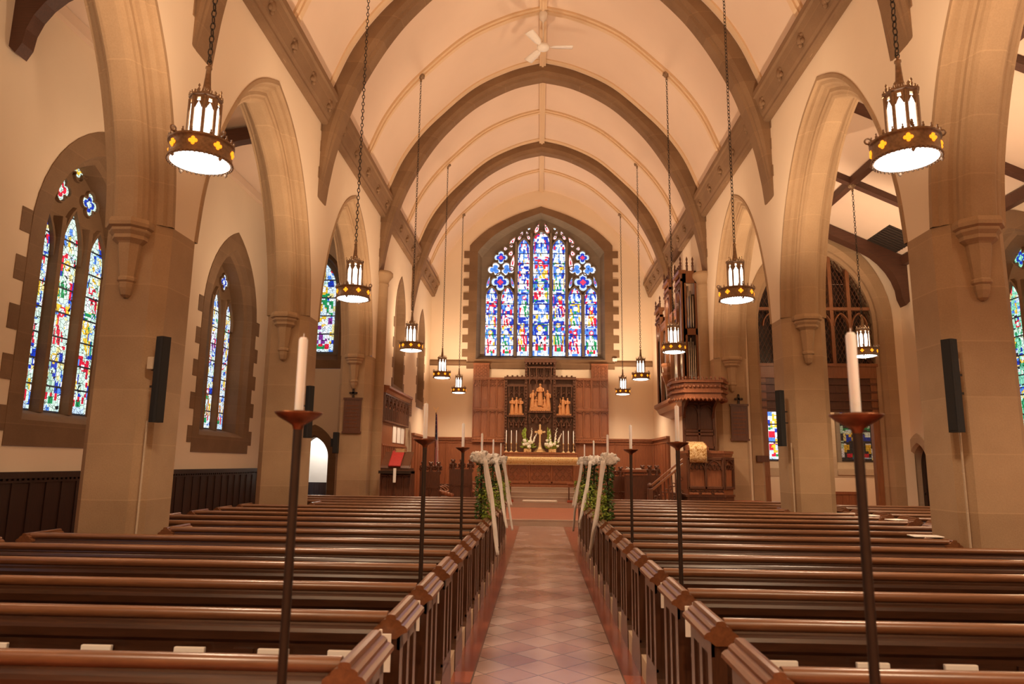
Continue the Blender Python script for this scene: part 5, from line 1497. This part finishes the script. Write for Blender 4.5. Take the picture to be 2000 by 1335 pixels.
# stairs
t = thing('pulpit_stairs', 'carved oak stair with sloping handrail climbing to the pulpit', 'stairs', (0,0,0))
for k in range(6):
    m = MB(); m.box(2.42+k*.145, 2.58+k*.145, 16.75, 17.45, .0, .17*(k+1)); m.build('tread', M['oakd'], t)
def rail(dz, r, y): 
    m = MB(); m.prism([(2.62,1.16+dz),(3.34,1.75+dz),(3.34,1.75+dz-r),(2.62,1.16+dz-r)], 'y', y-.05, y+.05); return m
m = rail(.06,.05,16.72); r2 = rail(-.05,.06,16.72); m.add(r2.v, r2.f); m.build('handrail', M['oakm'], t)
m = MB(); m.prism([(2.62,.05),(3.34,.64),(3.34,.05)], 'y', 16.70, 16.74)
for k in range(8):
    x = 2.66+k*.084; zt = 1.08+(x-2.62)*.82; zb = max(.1,.02+(x-2.62)*.82)
    m.tube([(x,16.72,zb),(x,16.72,zb+.2),(x+.015,16.72,(zb+zt)/2),(x,16.72,zt)], [.018,.012,.022,.014], 6)
    for q in range(3): m.torus((x+.044,16.72,zb+.25+q*.28), .04, .012, (1,0,0), (0,0,1), 8, 4)
m.build('balustrade', M['oakd'], t)
m = MB(); m.bbox(2.52,2.64,16.66,16.78,0,1.12,.012); m.ball((2.58,16.72,1.18), .065, 8, 6); m.build('newel_post', M['oakd'], t)
t = thing('side_table', 'low red-brown table against the far right pier', 'table', (4.98,17.25,0))
m = MB(); m.bbox(-.34,.34,-.22,.22,.80,.84,.01); m.build('tabletop', M['cush'], t)
for a in (-1,1):
    for b in (-1,1): m = MB(); m.box(a*.29-.025,a*.29+.025,b*.17-.025,b*.17+.025,0,.80); m.build('leg', M['oakd'], t)

# ------------------------------------------------------------------ organ
t = thing('pipe_organ', 'tall oak pipe organ case mounted on the right chancel wall', 'organ', (0,0,0))
ox, wx = 4.00, XR
oy0, oy1 = 19.35, 23.6
m = MB(); 
m.box(ox+.02, wx-.0, oy0, oy0+.06, 3.60, 7.05) if False else None
m.box(ox, ox+.10, oy0, oy0+.08, 3.60, 7.05); m.box(wx-.06, wx-.005, oy0, oy0+.08, 3.60, 7.05)
m.box(ox, wx-.005, oy0, oy0+.08, 3.60, 3.78); m.box(ox, wx-.005, oy0, oy0+.08, 5.22, 5.40); m.box(ox, wx-.005, oy0, oy0+.08, 6.70, 7.05)
m.box(wx-.06, wx-.005, oy0+.08, oy1, 3.60, 6.4); m.box(ox, wx-.005, oy1-.08, oy1, 3.60, 6.6)
m.build('case', M['oakm'], t)
m = MB(); m.box(ox+.25, wx-.005, oy0+.12, oy1-.1, 3.7, 6.4); m.build('case_back', M['dark'], t)
TW = [(19.35,20.15,7.05),(21.1,21.9,7.25),(22.8,23.6,6.75)]
m = MB()
for a, b, z in TW:
    for y in (a, b-.08): m.box(ox-.05, ox+.05, y, y+.08, 3.60, z)
    m.box(ox-.07, ox+.08, a, b, z-.30, z-.22); m.box(ox-.10, ox+.10, a-.03, b+.03, z-.08, z+.02)
    Fo = Frame((ox-.02,0,0), (0,1,0), (1,0,0)); hs = pointed((b-a)/2-.08, .5, 8); c = (a+b)/2
    bar_along(m, Fo, [(c-x, z-1.0+q) for x, q in hs]+[(c+x, z-1.0+q) for x, q in hs[::-1][1:]], .07, -.03, .05)
for a, b in ((20.15,21.1),(21.9,22.8)): m.box(ox-.03, ox+.06, a, b, 5.95, 6.10); m.box(ox-.05, ox+.08, a, b, 6.10, 6.16)
m.prism([(ox-.16,3.60),(ox-.16,3.50),(ox-.08,3.44),(ox+.0,3.30),(wx-.01,3.15),(wx-.01,3.60)], 'y', oy0-.05, oy1+.05)
m.build('facade', M['oakm'], t)
m = MB()
for a, b, z in TW:
    n = 4
    for k in range(n+1):
        y = a+(b-a)*k/n; h = .42 if k in (0,n) else .22
        for xq in ((ox-.04,) if k else (ox-.04, ox+.14, ox+.30)):
            m = MB(); m.lathe([(.03,0),(.03,h*.3),(.045,h*.34),(.02,h*.4),(.035,h*.55),(.015,h*.62),(.03,h*.8),(.001,h)], (xq,y,z), 6); m.build('pinnacle', M['oakd'], t)
    m = MB()
    for k in range(6): m.ball((ox-.03, a+.1+(b-a-.2)*k/5, z-.42), .075, 6, 5)
    m.build('carved_band', M['oakd'], t)
pipes = []
for a, b, z in TW:
    for k in range(5): pipes.append((ox+.08, a+.13+(b-a-.26)*k/4, 3.72, z-.75+.25*(2-abs(k-2))*.5, .055))
for a, b in ((20.15,21.1),(21.9,22.8)):
    for k in range(6): pipes.append((ox+.10, a+.08+(b-a-.16)*k/5, 3.72, 5.6+.06*k, .05))
for k in range(4): pipes.append((ox+.13+k*.055, oy0-.02, 3.80, 5.12-.10*abs(k-1), .020))
for k in range(3): pipes.append((ox+.14+k*.065, oy0-.02, 5.42, 6.60-.14*k, .024))
for x, y, z0, z1, r in pipes:
    m = MB(); L = z1-z0; m.lathe([(r*.25,0),(r,L*.22),(r,L),(r*.9,L),(r*.9,L-.02)], (x,y,z0), 12); m.box(x-r*.6, x+r*.6, y-r*1.05, y-r*.8, z0+L*.24, z0+L*.28) if y < oy0 else m.box(x-r*1.05, x-r*.8, y-r*.6, y+r*.6, z0+L*.24, z0+L*.28)
    m.build('pipe', M['pipe'], t)
# small turret with bracketed base in front of the case
m = MB(); m.lathe([(.02,3.85),(.10,4.05),(.20,4.30),(.22,4.34),(.22,4.42),(.18,4.44),(.20,4.60),(.23,4.64),(.23,4.70),(.2,4.72)], (ox-.05,21.5,0), 8, False, PI/8)
m.build('turret_base', M['oakm'], t)

# ------------------------------------------------------------------ light
def lamp(kind, name, loc, energy, colr, rot=(0,0,0), **kw):
    L = bpy.data.lights.new(name, kind); L.energy = energy; L.color = colr
    for k, v in kw.items(): setattr(L, k, v)
    o = bpy.data.objects.new(name, L); col.objects.link(o); o.location = loc; o.rotation_euler = rot; return o
WARM = (1., .72, .475)
extra = [(AX-LX, .54, ring_z), (AX+LX, .54, ring_z), (AX-LX, -4.2, ring_z), (AX+LX, -4.2, ring_z), (7.0, 10.2, 4.02), (7.0, 5.2, 4.02)]
for x, y, z in LAMPS+extra:
    lamp('SPOT', 'lantern_up_light', (x,y+.19,z+.20), 270, WARM, (PI,0,0), spot_size=math.radians(165), spot_blend=.9, shadow_soft_size=.05)
    lamp('SPOT', 'lantern_down_light', (x,y,z-.06), 190, WARM, (0,0,0), spot_size=math.radians(160), spot_blend=.8, shadow_soft_size=.2)
    lamp('POINT', 'lantern_glow', (x,y,z+.60), 26, (1.,.68,.36), shadow_soft_size=.14)
lamp('SPOT', 'sanctuary_spot', (-2.4,23.0,8.0), 380, (1.,.74,.48), Vector((2.4,4.0,-4.6)).to_track_quat('-Z','Y').to_euler(), spot_size=math.radians(50), spot_blend=.7, shadow_soft_size=.1)
lamp('SPOT', 'sanctuary_spot', (2.5,23.0,8.0), 380, (1.,.74,.48), Vector((-2.4,4.0,-4.6)).to_track_quat('-Z','Y').to_euler(), spot_size=math.radians(50), spot_blend=.7, shadow_soft_size=.1)
lamp('POINT', 'chapel_lamp', (8.3,20.6,4.6), 160, (1.,.74,.5), shadow_soft_size=.3)
lamp('POINT', 'lobby_lamp', (-6.6,21.3,2.4), 25, (1.,.92,.82), shadow_soft_size=.2)
for y in (5.5, 10.5, 15.5): lamp('POINT', 'left_aisle_lamp', (-5.9,y,5.4), 30, WARM, shadow_soft_size=.3)  # unseen fill points added to brighten the left aisle

w = bpy.data.worlds.new('World'); sc.world = w; w.use_nodes = True
w.node_tree.nodes['Background'].inputs[0].default_value = (.5,.6,.8,1); w.node_tree.nodes['Background'].inputs[1].default_value = .3

# ------------------------------------------------------------------ camera
FPX = 1374.
Yd = Vector((52,237.5,FPX)).normalized()
Zd = Vector((100,-7957.,FPX)); Zd = (Zd-Yd*Zd.dot(Yd)).normalized()
Xd = Yd.cross(Zd)
if Xd.x < 0: Xd = -Xd
# photo axes (right, down, forward) seen in the world
right = Vector((Xd.x, Yd.x, Zd.x)); down = Vector((Xd.y, Yd.y, Zd.y)); fwd = Vector((Xd.z, Yd.z, Zd.z))
cam = bpy.data.cameras.new('Camera'); co = bpy.data.objects.new('Camera', cam); col.objects.link(co)
R3 = Matrix((right, -down, -fwd)).transposed()
co.matrix_world = Matrix.Translation((0,0,1.65)) @ R3.to_4x4()
cam.sensor_width = 36; cam.lens = FPX/2000*36; cam.clip_start = .05; cam.clip_end = 200
cam.dof.use_dof = True; cam.dof.focus_distance = 18; cam.dof.aperture_fstop = 3.6
sc.camera = co
sc.view_settings.view_transform = 'Standard'; sc.view_settings.look = 'None'; sc.view_settings.gamma = 1; sc.view_settings.use_curve_mapping = False
sc.view_settings.exposure = .80
sc.cycles.adaptive_threshold = .02; sc.cycles.max_bounces = 8; sc.cycles.diffuse_bounces = 4; sc.cycles.glossy_bounces = 3; sc.cycles.transmission_bounces = 2
sc.cycles.sample_clamp_indirect = 6.; sc.cycles.caustics_reflective = False; sc.cycles.caustics_refractive = False
